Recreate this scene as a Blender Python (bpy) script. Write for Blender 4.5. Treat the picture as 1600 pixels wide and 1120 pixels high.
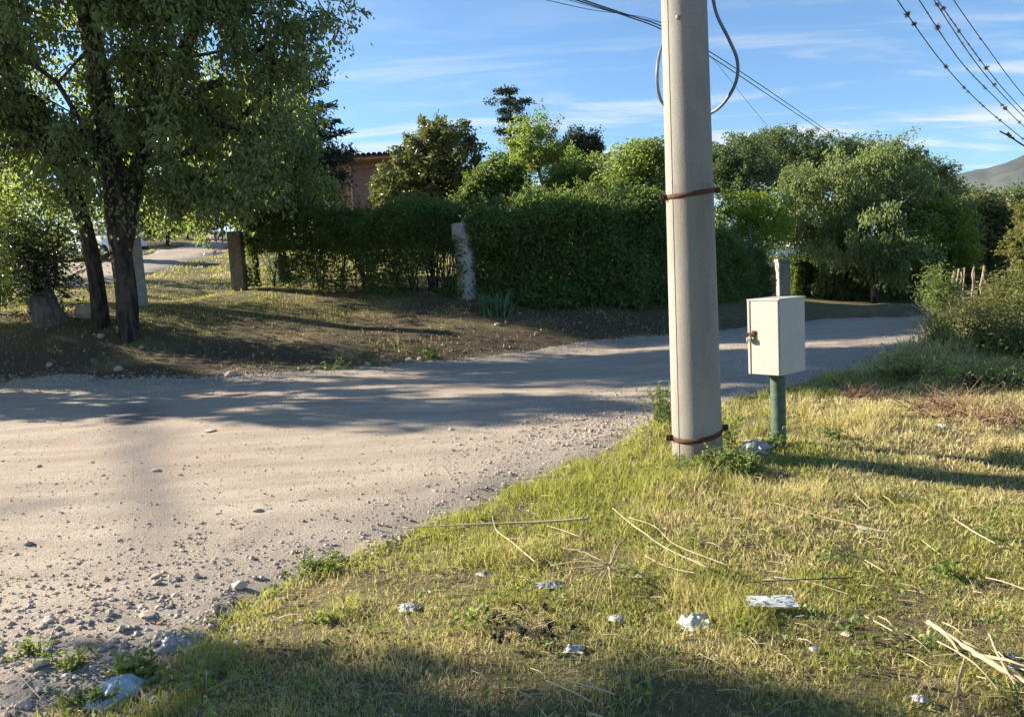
import bpy, math, random
import numpy as np
from mathutils import Vector, Matrix

for o in list(bpy.data.objects):
    bpy.data.objects.remove(o)
SC = bpy.context.scene
COL = SC.collection
R = math.radians

# ------------------------------------------------------------------ camera
CAM = np.array([0.0, 0.0, 1.5])
PITCH, ROLL, FPX = 6.0, 3.15, 1200.0
cam_d = bpy.data.cameras.new('camera')
cam = bpy.data.objects.new('camera', cam_d)
COL.objects.link(cam)
cam_d.sensor_width = 36.0
cam_d.lens = 36.0 * FPX / 1600.0
cam_d.clip_start = 0.05
cam_d.clip_end = 40000
Mcam = Matrix.Rotation(R(90 - PITCH), 4, 'X') @ Matrix.Rotation(R(-ROLL), 4, 'Z')
Mcam.translation = Vector(CAM)
cam.matrix_world = Mcam
SC.camera = cam

# ------------------------------------------------------------------ light
SUN_EL, SUN_AZ = 23.0, 20.0          # azimuth measured forward from the left (-X) axis
sv = Vector((-math.cos(R(SUN_AZ)) * math.cos(R(SUN_EL)), math.sin(R(SUN_AZ)) * math.cos(R(SUN_EL)), math.sin(R(SUN_EL))))
sun_d = bpy.data.lights.new('sun', 'SUN')
sun_d.energy = 5.0
sun_d.angle = R(0.6)
sun_d.color = (1.0, 0.90, 0.74)
sun = bpy.data.objects.new('sun', sun_d)
COL.objects.link(sun)
sun.rotation_euler = (-sv).to_track_quat('-Z', 'Y').to_euler()
sun.location = (0, 0, 30)

W = bpy.data.worlds.new('World')
SC.world = W
W.use_nodes = True
wn, wl = W.node_tree.nodes, W.node_tree.links
wn.clear()
w_out = wn.new('ShaderNodeOutputWorld')
w_bg = wn.new('ShaderNodeBackground')
w_bg.inputs['Strength'].default_value = 0.062
sky = wn.new('ShaderNodeTexSky')
sky.sky_type = 'NISHITA'
sky.sun_disc = False
sky.sun_elevation = R(SUN_EL)
sky.sun_rotation = math.atan2(sv.x, sv.y)
sky.altitude = 700
sky.air_density = 1.0
sky.dust_density = 0.9
sky.ozone_density = 2.2
# thin clouds, laid out on a flat layer high above the place
tc = wn.new('ShaderNodeTexCoord')
sep = wn.new('ShaderNodeSeparateXYZ'); wl.new(tc.outputs['Generated'], sep.inputs[0])
def wmath(op, a, b=None, clamp=False):
    n = wn.new('ShaderNodeMath'); n.operation = op; n.use_clamp = clamp
    for i, v in enumerate((a, b)):
        if v is None: continue
        if isinstance(v, (int, float)): n.inputs[i].default_value = v
        else: wl.new(v, n.inputs[i])
    return n.outputs[0]
zz = wmath('ADD', wmath('MAXIMUM', sep.outputs['Z'], 0.0), 0.06)
cx_ = wmath('DIVIDE', sep.outputs['X'], zz); cy_ = wmath('DIVIDE', sep.outputs['Y'], zz)
comb = wn.new('ShaderNodeCombineXYZ'); wl.new(cx_, comb.inputs[0]); wl.new(cy_, comb.inputs[1])
mp = wn.new('ShaderNodeMapping'); wl.new(comb.outputs[0], mp.inputs[0])
mp.inputs['Rotation'].default_value = (0, 0, R(-24)); mp.inputs['Scale'].default_value = (0.30, 0.95, 1)
mp.inputs['Location'].default_value = (3.1, 1.7, 0)
nz = wn.new('ShaderNodeTexNoise'); wl.new(mp.outputs[0], nz.inputs['Vector'])
nz.inputs['Scale'].default_value = 2.1; nz.inputs['Detail'].default_value = 9; nz.inputs['Roughness'].default_value = 0.6
nz.inputs['Distortion'].default_value = 0.5
cl = wn.new('ShaderNodeMapRange'); cl.interpolation_type = 'SMOOTHSTEP'
wl.new(nz.outputs['Fac'], cl.inputs['Value']); cl.inputs['From Min'].default_value = 0.47; cl.inputs['From Max'].default_value = 0.68
elm = wn.new('ShaderNodeMapRange'); elm.interpolation_type = 'SMOOTHSTEP'
wl.new(sep.outputs['Z'], elm.inputs['Value'])
elm.inputs['From Min'].default_value = 0.34; elm.inputs['From Max'].default_value = 0.10
elm.inputs['To Min'].default_value = 0.12; elm.inputs['To Max'].default_value = 1.0
cfac = wmath('MULTIPLY', wmath('MULTIPLY', cl.outputs[0], elm.outputs[0]), 0.85, True)
mixc = wn.new('ShaderNodeMix'); mixc.data_type = 'RGBA'
wl.new(cfac, mixc.inputs['Factor'])
hs = wn.new('ShaderNodeMix'); hs.data_type = 'RGBA'; hs.blend_type = 'MULTIPLY'; hs.inputs['Factor'].default_value = 1.0
wl.new(sky.outputs[0], hs.inputs['A']); hs.inputs['B'].default_value = (0.64, 0.91, 1.10, 1)
wl.new(hs.outputs['Result'], mixc.inputs['A'])
mixc.inputs['B'].default_value = (5.0, 5.1, 5.2, 1)
wl.new(mixc.outputs['Result'], w_bg.inputs['Color'])
wl.new(w_bg.outputs[0], w_out.inputs['Surface'])

SC.view_settings.view_transform = 'Standard'
SC.view_settings.look = 'None'
SC.view_settings.gamma = 1.0
SC.view_settings.use_curve_mapping = False
SC.view_settings.exposure = 1.66
SC.render.engine = 'CYCLES'
SC.cycles.max_bounces = 6
SC.cycles.transparent_max_bounces = 6

# ------------------------------------------------------------------ maths helpers
RM = np.array(Mcam.to_3x3())
def at(px, py, y):
    """the point on the sight line of a photograph pixel at ground distance y"""
    d = RM @ np.array([(px - 800) / FPX, -(py - 560) / FPX, -1.0])
    return CAM + d * (y / d[1])
def ray(px, py):
    return RM @ np.array([(px - 800) / FPX, -(py - 560) / FPX, -1.0])
def on_road_plane(px, py):
    d = ray(px, py)
    # z = 0.018*(y-6) for y > 6, 0 before
    t = -CAM[2] / d[2] if d[2] < 0 else 1e9
    if t * d[1] > 6 or t < 0:
        t = (0.018 * -6 - CAM[2]) / (d[2] - 0.018 * d[1])
    return CAM + d * t
def px_of(P):
    q = RM.T @ (np.asarray(P, float) - CAM)
    return 800 + FPX * q[0] / -q[2], 560 - FPX * q[1] / -q[2]

def hash2(ix, iy, seed):
    h = (ix.astype(np.int64) * 374761393 + iy.astype(np.int64) * 668265263 + seed * 982451653) & 0x7fffffff
    h = ((h ^ (h >> 13)) * 1274126177) & 0x7fffffff
    return ((h ^ (h >> 16)) & 0xffff) / 65535.0
def noise2(x, y, scale=1.0, seed=0):
    x = np.asarray(x, float) * scale; y = np.asarray(y, float) * scale
    ix = np.floor(x); iy = np.floor(y); fx = x - ix; fy = y - iy
    fx = fx * fx * (3 - 2 * fx); fy = fy * fy * (3 - 2 * fy)
    a = hash2(ix, iy, seed); b = hash2(ix + 1, iy, seed); c = hash2(ix, iy + 1, seed); d = hash2(ix + 1, iy + 1, seed)
    return (a * (1 - fx) + b * fx) * (1 - fy) + (c * (1 - fx) + d * fx) * fy
def fbm(x, y, scale=1.0, seed=0, oct=4):
    s = 0; a = 0.5; t = 0
    for k in range(oct):
        s = s + a * noise2(x, y, scale * 2 ** k, seed + k * 17); t += a; a *= 0.5
    return s / t
def smooth(e0, e1, v):
    t = np.clip((v - e0) / (e1 - e0), 0, 1)
    return t * t * (3 - 2 * t)

# ------------------------------------------------------------------ the lie of the land
far_edge = [(-260, 612), (-100, 602), (0, 597), (200, 591), (350, 586), (480, 579), (600, 571), (720, 560), (850, 545), (950, 534),
            (1040, 524), (1130, 512), (1200, 504), (1300, 498), (1420, 494), (1520, 490)]
near_edge = [(1475, 507), (1450, 530), (1380, 560), (1290, 588), (1200, 614), (1130, 630), (1050, 640), (1015, 668), (960, 702),
             (880, 738), (760, 792), (640, 838), (560, 868), (440, 915), (310, 985), (200, 1045), (60, 1118)]
FE = [on_road_plane(*p)[:2] for p in far_edge]
NE = [on_road_plane(*p)[:2] for p in near_edge]
ROAD = [(-32, 17.0), (-22, 15.5)] + [tuple(p) for p in FE] + [(16, 17.2), (26, 19.0), (40, 24.0), (41, 21.0), (27, 15.5), (14.5, 13.6)] \
       + [tuple(p) for p in NE] + [(-3.2, 1.2), (-5.5, -1.2), (-12, -6), (-32, -8)]
ROAD = np.array(ROAD)
def poly_sd(P, x, y):
    """signed distance to a polygon, positive inside"""
    x = np.asarray(x, float); y = np.asarray(y, float)
    d = np.full(x.shape, 1e18); ins = np.zeros(x.shape, bool)
    n = len(P)
    for i in range(n):
        ax, ay = P[i]; bx, by = P[(i + 1) % n]
        ex, ey = bx - ax, by - ay
        wx, wy = x - ax, y - ay
        t = np.clip((wx * ex + wy * ey) / (ex * ex + ey * ey + 1e-12), 0, 1)
        d = np.minimum(d, (wx - ex * t) ** 2 + (wy - ey * t) ** 2)
        if ay != by:
            c = ((ay > y) != (by > y)) & (x < (bx - ax) * (y - ay) / (by - ay) + ax)
            ins ^= c
    d = np.sqrt(d)
    return np.where(ins, d, -d)

ctl = []
def rz(x, y): return 0.018 * max(0, y - 6)
for x, y in [(-30, 12), (-30, 0), (-20, 10), (-20, 3), (-20, -4), (-12, 9), (-12, 4), (-12, -2), (-7, 10), (-7, 6), (-6, 2), (-3, 9), (-3, 5), (0, 9), (0, 6.6),
             (3, 11), (3, 14), (6, 12.5), (6, 15.5), (9, 15), (-3, 12), (-9, 12.2), (12, 16), (20, 16.6), (30, 18.5), (40, 22)]:
    ctl.append((x, y, rz(x, y)))
for p in FE: ctl.append((p[0], p[1], rz(*p)))
for p in NE: ctl.append((p[0], p[1], rz(*p) + 0.02))
for x, y, z in [(-1.2, 2.2, .06), (0.5, 3.6, .09), (2, 2, .08), (0, 0, .06), (2.6, 4.2, -.0), (1.35, 5.65, .10), (2.1, 6.15, .04), (1.9, 5.4, .05), (2.6, 5.3, -.02), (3.3, 5.0, -.06), (5, 5, -.10), (3.6, 6.8, .05), (6.5, 8.5, .12), (9, 10, .16),
                (9, 6, .02), (14, 9, .1), (12, 12.5, .22), (20, 5, .0), (25, 12, .3), (5, -5, .0), (20, -8, -.1), (-8, -12, 0), (40, 10, 0), (60, -20, -1), (-40, -20, 0)]:
    ctl.append((x, y, z))
for px, py, y in [(200, 529, 15.0), (60, 505, 15.6), (-120, 505, 16), (330, 520, 15.6), (300, 472, 20), (375, 450, 19), (500, 456, 18.3), (620, 460, 17.8),
                  (728, 464, 17.3), (850, 476, 16.8), (950, 474, 17), (1040, 470, 17.8), (1120, 467, 21), (1200, 466, 25), (1300, 468, 28), (1420, 470, 30),
                  (600, 500, 16.2), (450, 515, 15.6), (600, 535, 14.5), (330, 550, 14.4), (200, 560, 14.2), (50, 555, 14.6), (850, 510, 15.4), (960, 500, 15.9), (1040, 497, 16.8), (1150, 490, 18.8),
                  (1300, 482, 21), (1420, 482, 22), (300, 430, 28), (300, 400, 36), (225, 412, 31), (335, 375, 60), (335, 362, 100), (220, 450, 22), (215, 395, 37),
                  (100, 432, 26), (-100, 440, 27), (1540, 462, 18), (1560, 470, 16), (1480, 470, 17.5)]:
    ctl.append(tuple(at(px, py, y)))
for x, y, z in [(-4, 24, 1.75), (4, 24, 1.3), (-4, 40, 3.2), (8, 40, 1.6), (16, 45, 1.3), (30, 45, .6), (0, 80, 5.5), (-30, 60, 6.4), (-60, 60, 8), (-30, 30, 3), (-30, 20, 1.6), (-60, 20, 2), (-60, 0, .8),
                (-50, 130, 12), (30, 100, 2), (70, 60, 0), (70, 120, 0), (0, 180, 9), (-160, 60, 14), (-160, 180, 16), (160, 60, -2), (160, 180, -2), (0, -150, -3), (160, -100, -5), (-160, -100, 2)]:
    ctl.append((x, y, z))
ctl = np.array(ctl)
_n = len(ctl)
_d = np.sqrt(((ctl[:, None, :2] - ctl[None, :, :2]) ** 2).sum(-1) + 0.35 ** 2)
_A = np.zeros((_n + 3, _n + 3)); _A[:_n, :_n] = _d - np.eye(_n) * 0.08
_A[:_n, _n] = 1; _A[:_n, _n + 1:] = ctl[:, :2]; _A[_n, :_n] = 1; _A[_n + 1:, :_n] = ctl[:, :2].T
_w = np.linalg.solve(_A, np.concatenate([ctl[:, 2], np.zeros(3)]))
def H(x, y):
    x = np.asarray(x, float); y = np.asarray(y, float)
    sh = x.shape; xf = x.ravel(); yf = y.ravel()
    xc = np.clip(xf, -160, 160); yc = np.clip(yf, -150, 180)
    out = np.empty(len(xf))
    for i in range(0, len(xf), 20000):
        a, b = xc[i:i + 20000], yc[i:i + 20000]
        dd = np.sqrt((a[:, None] - ctl[None, :, 0]) ** 2 + (b[:, None] - ctl[None, :, 1]) ** 2 + 0.35 ** 2)
        out[i:i + 20000] = dd @ _w[:_n] + _w[_n] + _w[_n + 1] * a + _w[_n + 2] * b
    over = np.hypot(xf - xc, yf - yc)
    out = out * np.exp(-over / 300.0) - over * 0.004
    return out.reshape(sh)
def HN(x, y):
    """ground height with the small unevenness that the turf has and the road has less of"""
    sd = poly_sd(ROAD, x, y)
    k = np.where(sd > 0, 0.25, 1.0)
    return H(x, y) + k * ((fbm(x, y, 0.9, 3, 3) - 0.5) * 0.09 + (fbm(x, y, 3.1, 9, 2) - 0.5) * 0.03), sd
def road_off(x, y, sd, rise=.016, depth=.1, band=.35):
    e = sd + (fbm(x, y, 1.3, 31, 4) - .5) * band * 2.2
    off = rise - (1 - smooth(-band, band * .6, e)) * depth
    det = (fbm(x, y, 7, 41, 3) - .5) * .03 * (0.5 + smooth(2.5, 0, e))
    rut = (fbm(x * .35 + y * .1, y * 1.7 - x * .15, 1.2, 77, 3) - .5) * .05
    return off + det + rut, e
def SURF(x, y):
    """what one would step on: turf, or road where the road lies above it"""
    z, sd = HN(x, y)
    turf = z - smooth(-.05, .5, sd) * .14
    return np.where(sd > -.7, np.maximum(turf, z + road_off(x, y, sd)[0]), z), sd
def gz(x, y):
    return float(SURF(np.array([x]), np.array([y]))[0][0])
def G(px, py, ymax=120):
    d = ray(px, py)
    ys = np.concatenate([np.linspace(1.2, 25, 1200), np.linspace(25.05, ymax, 900)])
    P = CAM[None] + d[None] * (ys / d[1])[:, None]
    h, _ = SURF(P[:, 0], P[:, 1])
    below = np.where(P[:, 2] < h)[0]
    i = below[0] if len(below) else len(ys) - 1
    q = P[i].copy(); q[2] = h[i]
    return q

# ------------------------------------------------------------------ mesh helpers
def mesh_np(name, V, faces, mats, parent=None, attrs=None, smooth_=False, mat_idx=None):
    """faces: a list of (M,k) int arrays"""
    V = np.asarray(V, np.float32)
    if parent is not None and name != '__raw':
        pl = parent.matrix_world.translation if False else parent.get('_org', None)
    me = bpy.data.meshes.new(name)
    faces = [np.asarray(f, np.int32) for f in faces if len(f)]
    nl = sum(f.size for f in faces); nf = sum(len(f) for f in faces)
    me.vertices.add(len(V)); me.vertices.foreach_set('co', V.ravel())
    me.loops.add(nl); me.polygons.add(nf)
    me.loops.foreach_set('vertex_index', np.concatenate([f.ravel() for f in faces]))
    tot = np.concatenate([np.full(len(f), f.shape[1], np.int32) for f in faces])
    st = np.concatenate([[0], np.cumsum(tot)[:-1]]).astype(np.int32)
    me.polygons.foreach_set('loop_start', st)
    me.polygons.foreach_set('loop_total', tot)
    if mat_idx is not None: me.polygons.foreach_set('material_index', np.asarray(mat_idx, np.int32))
    me.polygons.foreach_set('use_smooth', np.full(nf, smooth_, bool))
    for k, v in (attrs or {}).items():
        a = me.attributes.new(k, 'FLOAT', 'POINT'); a.data.foreach_set('value', np.asarray(v, np.float32))
    me.update(calc_edges=True)
    if not isinstance(mats, (list, tuple)): mats = [mats]
    for m in mats: me.materials.append(m)
    o = bpy.data.objects.new(name, me)
    COL.objects.link(o)
    if parent is not None: o.parent = parent
    return o
class MB:
    """collects simple shapes into one mesh"""
    def __init__(s): s.V = []; s.F = {3: [], 4: []}; s.n = 0; s.T = []
    def add(s, V, F, tint=0.5):
        V = np.asarray(V, float)
        for f in F:
            f = np.asarray(f)
            s.F[f.shape[1]].append(f + s.n)
        s.V.append(V); s.n += len(V)
        s.T.append(np.full(len(V), tint) if np.isscalar(tint) else np.asarray(tint))
    def box(s, c, size, M=None, bev=0.0, tint=.5):
        sx, sy, sz = [v / 2 for v in size]
        if bev <= 0:
            V = np.array([(x, y, z) for x in (-sx, sx) for y in (-sy, sy) for z in (-sz, sz)])
            F = np.array([(0, 1, 3, 2), (4, 6, 7, 5), (0, 4, 5, 1), (2, 3, 7, 6), (0, 2, 6, 4), (1, 5, 7, 3)])
            if M is not None: V = V @ np.asarray(M).T
            s.add(V + np.asarray(c), [F], tint); return
        b = min(bev, sx * .9, sy * .9, sz * .9)
        import bmesh
        bm = bmesh.new(); bmesh.ops.create_cube(bm, size=1)
        for v in bm.verts: v.co = Vector((v.co.x * 2 * sx, v.co.y * 2 * sy, v.co.z * 2 * sz))
        bmesh.ops.bevel(bm, geom=bm.edges[:], offset=b, segments=2, affect='EDGES', profile=.7)
        s.addbm(bm, c, M, tint)
    def addbm(s, bm, c=(0, 0, 0), M=None, tint=.5):
        import bmesh
        big = [f for f in bm.faces if len(f.verts) > 4]
        if big: bmesh.ops.triangulate(bm, faces=big)
        bm.verts.index_update()
        V = np.array([v.co[:] for v in bm.verts])
        if M is not None: V = V @ np.asarray(M).T
        t = [[v.index for v in f.verts] for f in bm.faces if len(f.verts) == 3]
        q = [[v.index for v in f.verts] for f in bm.faces if len(f.verts) == 4]
        s.add(V + np.asarray(c), [np.array(x) for x in (t, q) if x], tint)
        bm.free()
    def tube(s, pts, rad, sides=6, cap=True, tint=.5, twist=0.0):
        P = np.asarray(pts, float); n = len(P)
        rad = np.full(n, rad) if np.isscalar(rad) else np.asarray(rad, float)
        T = np.gradient(P, axis=0); T /= np.linalg.norm(T, axis=1)[:, None] + 1e-12
        ref = np.array([0, 0, 1.0]) if abs(T[0][2]) < .9 else np.array([1.0, 0, 0])
        u = np.cross(T[0], ref); u /= np.linalg.norm(u)
        V = []
        for i in range(n):
            u = u - T[i] * (u @ T[i]); u /= np.linalg.norm(u) + 1e-12
            w = np.cross(T[i], u)
            a = np.arange(sides) * 2 * math.pi / sides + twist
            V.append(P[i] + rad[i] * (np.cos(a)[:, None] * u + np.sin(a)[:, None] * w))
        V = np.concatenate(V)
        i = np.arange(n - 1)[:, None] * sides; j = np.arange(sides)[None]; j2 = (j + 1) % sides
        F = np.stack([i + j, i + j2, i + sides + j2, i + sides + j], -1).reshape(-1, 4)
        Fs = [F]
        if cap:
            V = np.concatenate([V, P[:1], P[-1:]])
            k = np.arange(sides); k2 = (k + 1) % sides; c0 = n * sides
            Fs.append(np.concatenate([np.stack([np.full(sides, c0), k2, k], -1), np.stack([np.full(sides, c0 + 1), (n - 1) * sides + k, (n - 1) * sides + k2], -1)]))
        s.add(V, Fs, tint)
    def lathe(s, c, prof, sides=24, tint=.5):
        pr = np.asarray(prof, float); n = len(pr)
        a = np.arange(sides) * 2 * math.pi / sides
        V = np.concatenate([np.stack([r * np.cos(a), r * np.sin(a), np.full(sides, z)], -1) for r, z in pr]) + np.asarray(c)
        i = np.arange(n - 1)[:, None] * sides; j = np.arange(sides)[None]; j2 = (j + 1) % sides
        s.add(V, [np.stack([i + j, i + j2, i + sides + j2, i + sides + j], -1).reshape(-1, 4)], tint)
    def build(s, name, mats, parent=None, smooth_=False):
        F = [np.concatenate(v) for v in s.F.values() if v]
        return mesh_np(name, np.concatenate(s.V), F, mats, parent, {'tint': np.concatenate(s.T)}, smooth_)
def tag(o, label=None, cat=None, group=None, kind=None):
    if label: o['label'] = label
    if cat: o['category'] = cat
    if group: o['group'] = group
    if kind: o['kind'] = kind
    return o
def empty(name, loc, rz_=0.0):
    o = bpy.data.objects.new(name, None); COL.objects.link(o)
    o.location = loc; o.rotation_euler = (0, 0, rz_); o.empty_display_size = .2
    return o
def copy_tree(o, parent=None):
    c = o.copy(); COL.objects.link(c)
    if parent is not None: c.parent = parent
    for ch in list(o.children): copy_tree(ch, c)
    return c

# ------------------------------------------------------------------ materials
class NT:
    def __init__(s, name):
        s.m = bpy.data.materials.new(name); s.m.use_nodes = True
        s.t = s.m.node_tree; s.t.nodes.clear()
        s.out = s.t.nodes.new('ShaderNodeOutputMaterial')
    def n(s, typ, **kw):
        nd = s.t.nodes.new(typ)
        for k, v in kw.items(): setattr(nd, k, v)
        return nd
    def l(s, a, b): s.t.links.new(a, b)
    def pos(s):
        if not hasattr(s, '_p'):
            s._p = s.n('ShaderNodeTexCoord').outputs['Object']
        return s._p
    def wpos(s):
        if not hasattr(s, '_w'): s._w = s.n('ShaderNodeNewGeometry').outputs['Position']
        return s._w
    def noise(s, scale, detail=4, rough=.55, vec=None, dist=0, stretch=None):
        v = vec or s.pos()
        if stretch:
            mpn = s.n('ShaderNodeMapping'); mpn.inputs['Scale'].default_value = stretch; s.l(v, mpn.inputs[0]); v = mpn.outputs[0]
        nd = s.n('ShaderNodeTexNoise'); s.l(v, nd.inputs['Vector'])
        nd.inputs['Scale'].default_value = scale; nd.inputs['Detail'].default_value = detail
        nd.inputs['Roughness'].default_value = rough; nd.inputs['Distortion'].default_value = dist
        return nd.outputs['Fac']
    def voro(s, scale, vec=None, feat='F1'):
        nd = s.n('ShaderNodeTexVoronoi', feature=feat); s.l(vec or s.pos(), nd.inputs['Vector']); nd.inputs['Scale'].default_value = scale
        return nd
    def rng(s, v, a, b, c=0., d=1.):
        nd = s.n('ShaderNodeMapRange'); nd.interpolation_type = 'SMOOTHSTEP'; s.l(v, nd.inputs['Value'])
        for k, x in zip(('From Min', 'From Max', 'To Min', 'To Max'), (a, b, c, d)): nd.inputs[k].default_value = x
        return nd.outputs[0]
    def math(s, op, a, b):
        nd = s.n('ShaderNodeMath', operation=op)
        for i, v in enumerate((a, b)):
            if isinstance(v, (int, float)): nd.inputs[i].default_value = v
            else: s.l(v, nd.inputs[i])
        return nd.outputs[0]
    def mix(s, f, a, b, blend='MIX'):
        nd = s.n('ShaderNodeMix', data_type='RGBA', blend_type=blend)
        for k, v in (('Factor', f), ('A', a), ('B', b)):
            if isinstance(v, (int, float)): nd.inputs[k].default_value = v
            elif isinstance(v, (tuple, list)): nd.inputs[k].default_value = (*v, 1)
            else: s.l(v, nd.inputs[k])
        return nd.outputs['Result']
    def attr(s, name):
        nd = s.n('ShaderNodeAttribute'); nd.attribute_name = name; return nd.outputs['Fac']
    def bump(s, h, strength=.3, dist=.02):
        nd = s.n('ShaderNodeBump'); nd.inputs['Strength'].default_value = strength; nd.inputs['Distance'].default_value = dist
        s.l(h, nd.inputs['Height']); return nd.outputs[0]
    def pbr(s, color, rough=.8, metal=0., normal=None, spec=.4, trans=None, tfac=.35):
        p = s.n('ShaderNodeBsdfPrincipled')
        if isinstance(color, tuple): p.inputs['Base Color'].default_value = (*color, 1)
        else: s.l(color, p.inputs['Base Color'])
        if isinstance(rough, (int, float)): p.inputs['Roughness'].default_value = rough
        else: s.l(rough, p.inputs['Roughness'])
        p.inputs['Metallic'].default_value = metal
        p.inputs['Specular IOR Level'].default_value = spec
        if normal is not None: s.l(normal, p.inputs['Normal'])
        if trans is None:
            s.l(p.outputs[0], s.out.inputs['Surface'])
        else:
            tr = s.n('ShaderNodeBsdfTranslucent')
            if isinstance(trans, tuple): tr.inputs['Color'].default_value = (*trans, 1)
            else: s.l(trans, tr.inputs['Color'])
            mx = s.n('ShaderNodeMixShader'); mx.inputs[0].default_value = tfac
            s.l(p.outputs[0], mx.inputs[1]); s.l(tr.outputs[0], mx.inputs[2]); s.l(mx.outputs[0], s.out.inputs['Surface'])
        return s.m

def leaf_mat(name, dark, light, trans, rough=.45, tfac=.4, spec=.35):
    t = NT(name)
    tn = t.attr('tint')
    c = t.mix(t.rng(tn, 0, 1), dark, light)
    c2 = t.mix(t.rng(tn, 0, 1), tuple(.8 * v for v in trans), tuple(min(1, 1.2 * v) for v in trans))
    return t.pbr(c, rough, spec=spec, trans=c2, tfac=tfac)
def bark_mat(name, a, b):
    t = NT(name)
    n1 = t.noise(9, 6, .65, vec=t.wpos(), stretch=(1, 1, .22)); n2 = t.noise(2.2, 3, vec=t.wpos())
    c = t.mix(t.rng(n1, .35, .68), a, b); c = t.mix(t.rng(n2, .5, .75, 0, .4), c, tuple(.55 * v for v in a))
    return t.pbr(c, .92, normal=t.bump(n1, .9, .05), spec=.2)
def plain(name, c, rough=.7, metal=0., var=.25, scale=12, bump=.0, spec=.4):
    t = NT(name); n1 = t.noise(scale, 5, .6)
    col = t.mix(t.rng(n1, .3, .7), tuple(v * (1 - var) for v in c), tuple(min(1, v * (1 + var)) for v in c))
    return t.pbr(col, rough, metal, t.bump(n1, bump, .01) if bump else None, spec)

M = {}
# turf and soil of the ground sheet
t = NT('turf_ground'); w = t.wpos()
n_big = t.noise(.55, 4, .6, vec=w); n_mid = t.noise(3.2, 5, .65, vec=w); n_fin = t.noise(38, 4, .7, vec=w); n_sp = t.noise(130, 3, .7, vec=w)
c = t.mix(t.rng(n_mid, .35, .66), (.14, .105, .06), (.28, .225, .11))
c = t.mix(t.rng(n_big, .42, .62, 0, .75), c, (.135, .14, .052))
c = t.mix(t.attr('soil'), c, t.mix(n_mid, (.07, .05, .034), (.115, .085, .058)))
c = t.mix(t.rng(n_fin, .35, .7, 0, .7), c, (.07, .056, .032))
c = t.mix(t.rng(n_sp, .58, .74, 0, .6), c, (.34, .29, .18))
M['ground'] = t.pbr(c, .95, normal=t.bump(t.math('ADD', n_fin, t.math('MULTIPLY', n_sp, .5)), .9, .03), spec=.15)
# gravel road
t = NT('gravel_dust'); w = t.wpos()
n1 = t.noise(.35, 4, .55, vec=w); n2 = t.noise(1.5, 6, .62, vec=w, stretch=(.45, 2.4, 1)); n3 = t.noise(24, 5, .75, vec=w); n4 = t.noise(90, 4, .75, vec=w)
v1 = t.voro(55, w); v2 = t.voro(26, w)
c = t.mix(t.rng(n2, .3, .7), (.385, .305, .235), (.51, .425, .335))
c = t.mix(t.rng(n1, .48, .68, 0, .55), c, (.44, .32, .245))
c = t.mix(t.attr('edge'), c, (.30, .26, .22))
c = t.mix(t.attr('darkened'), c, (.19, .165, .15))
c = t.mix(t.rng(n3, .5, .74, 0, .55), c, (.26, .215, .175))
c = t.mix(t.rng(n4, .56, .74, 0, .55), c, (.62, .55, .47))
c = t.mix(t.rng(n4, .44, .27, 0, .6), c, (.17, .138, .112))
hgt = t.math('ADD', t.math('MULTIPLY', n3, 1.1), t.math('ADD', t.math('MULTIPLY', n4, 1.1), t.math('MULTIPLY', v1.outputs['Distance'], -.35)))
M['road'] = t.pbr(c, .93, normal=t.bump(hgt, .82, .022), spec=.2)
t = NT('pale_stone'); n1 = t.noise(14, 5, .65, vec=t.wpos())
c = t.mix(t.attr('tint'), (.29, .235, .185), (.57, .48, .385)); c = t.mix(t.rng(n1, .35, .7, 0, .45), c, (.27, .21, .16))
M['stone'] = t.pbr(c, .9, normal=t.bump(n1, .4, .01), spec=.25)
t = NT('grass_blade')
tn = t.attr('tint'); dr = t.attr('dry')
cg = t.mix(tn, (.235, .235, .048), (.42, .39, .10)); cs = t.mix(tn, (.50, .40, .18), (.72, .61, .32))
c = t.mix(dr, cg, cs)
tg = t.mix(dr, (.42, .46, .07), (.62, .52, .22))
M['grass'] = t.pbr(c, .6, spec=.25, trans=tg, tfac=.42)
t = NT('straw'); c = t.mix(t.attr('tint'), (.25, .185, .10), (.50, .41, .25)); n1 = t.noise(60, 3, vec=t.wpos(), stretch=(1, 1, 1))
c = t.mix(t.rng(n1, .5, .75, 0, .4), c, (.20, .15, .09)); M['straw'] = t.pbr(c, .7, spec=.3)
M['twig'] = plain('dark_twig', (.085, .06, .042), .9, scale=40)
M['pinktwig'] = plain('red_brown_twig', (.24, .135, .09), .85, scale=40)
# leaves
M['lf_big'] = leaf_mat('leaf_elm', (.07, .098, .048), (.175, .21, .085), (.36, .44, .10), .36, .42)
M['lf_back'] = leaf_mat('leaf_sunny', (.055, .085, .014), (.12, .155, .026), (.34, .44, .05), .5, .45)
M['lf_cedar'] = leaf_mat('leaf_cedar', (.022, .046, .032), (.055, .085, .054), (.09, .14, .06), .5, .2)
M['lf_gloss'] = leaf_mat('leaf_gloss', (.016, .028, .011), (.042, .058, .022), (.10, .14, .03), .28, .25, .6)
M['lf_magnolia'] = leaf_mat('leaf_magnolia', (.056, .074, .024), (.20, .20, .066), (.24, .27, .06), .48, .25, .4)
M['lf_light'] = leaf_mat('leaf_light', (.075, .12, .024), (.17, .22, .05), (.36, .46, .08), .5, .42)
M['lf_mid'] = leaf_mat('leaf_mid', (.042, .072, .018), (.115, .155, .04), (.25, .35, .06), .5, .38)
M['lf_pine'] = leaf_mat('leaf_pine', (.022, .034, .018), (.052, .066, .036), (.06, .08, .03), .6, .15)
M['lf_dark'] = leaf_mat('leaf_dark', (.044, .072, .03), (.12, .16, .062), (.22, .30, .09), .5, .3)
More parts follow.
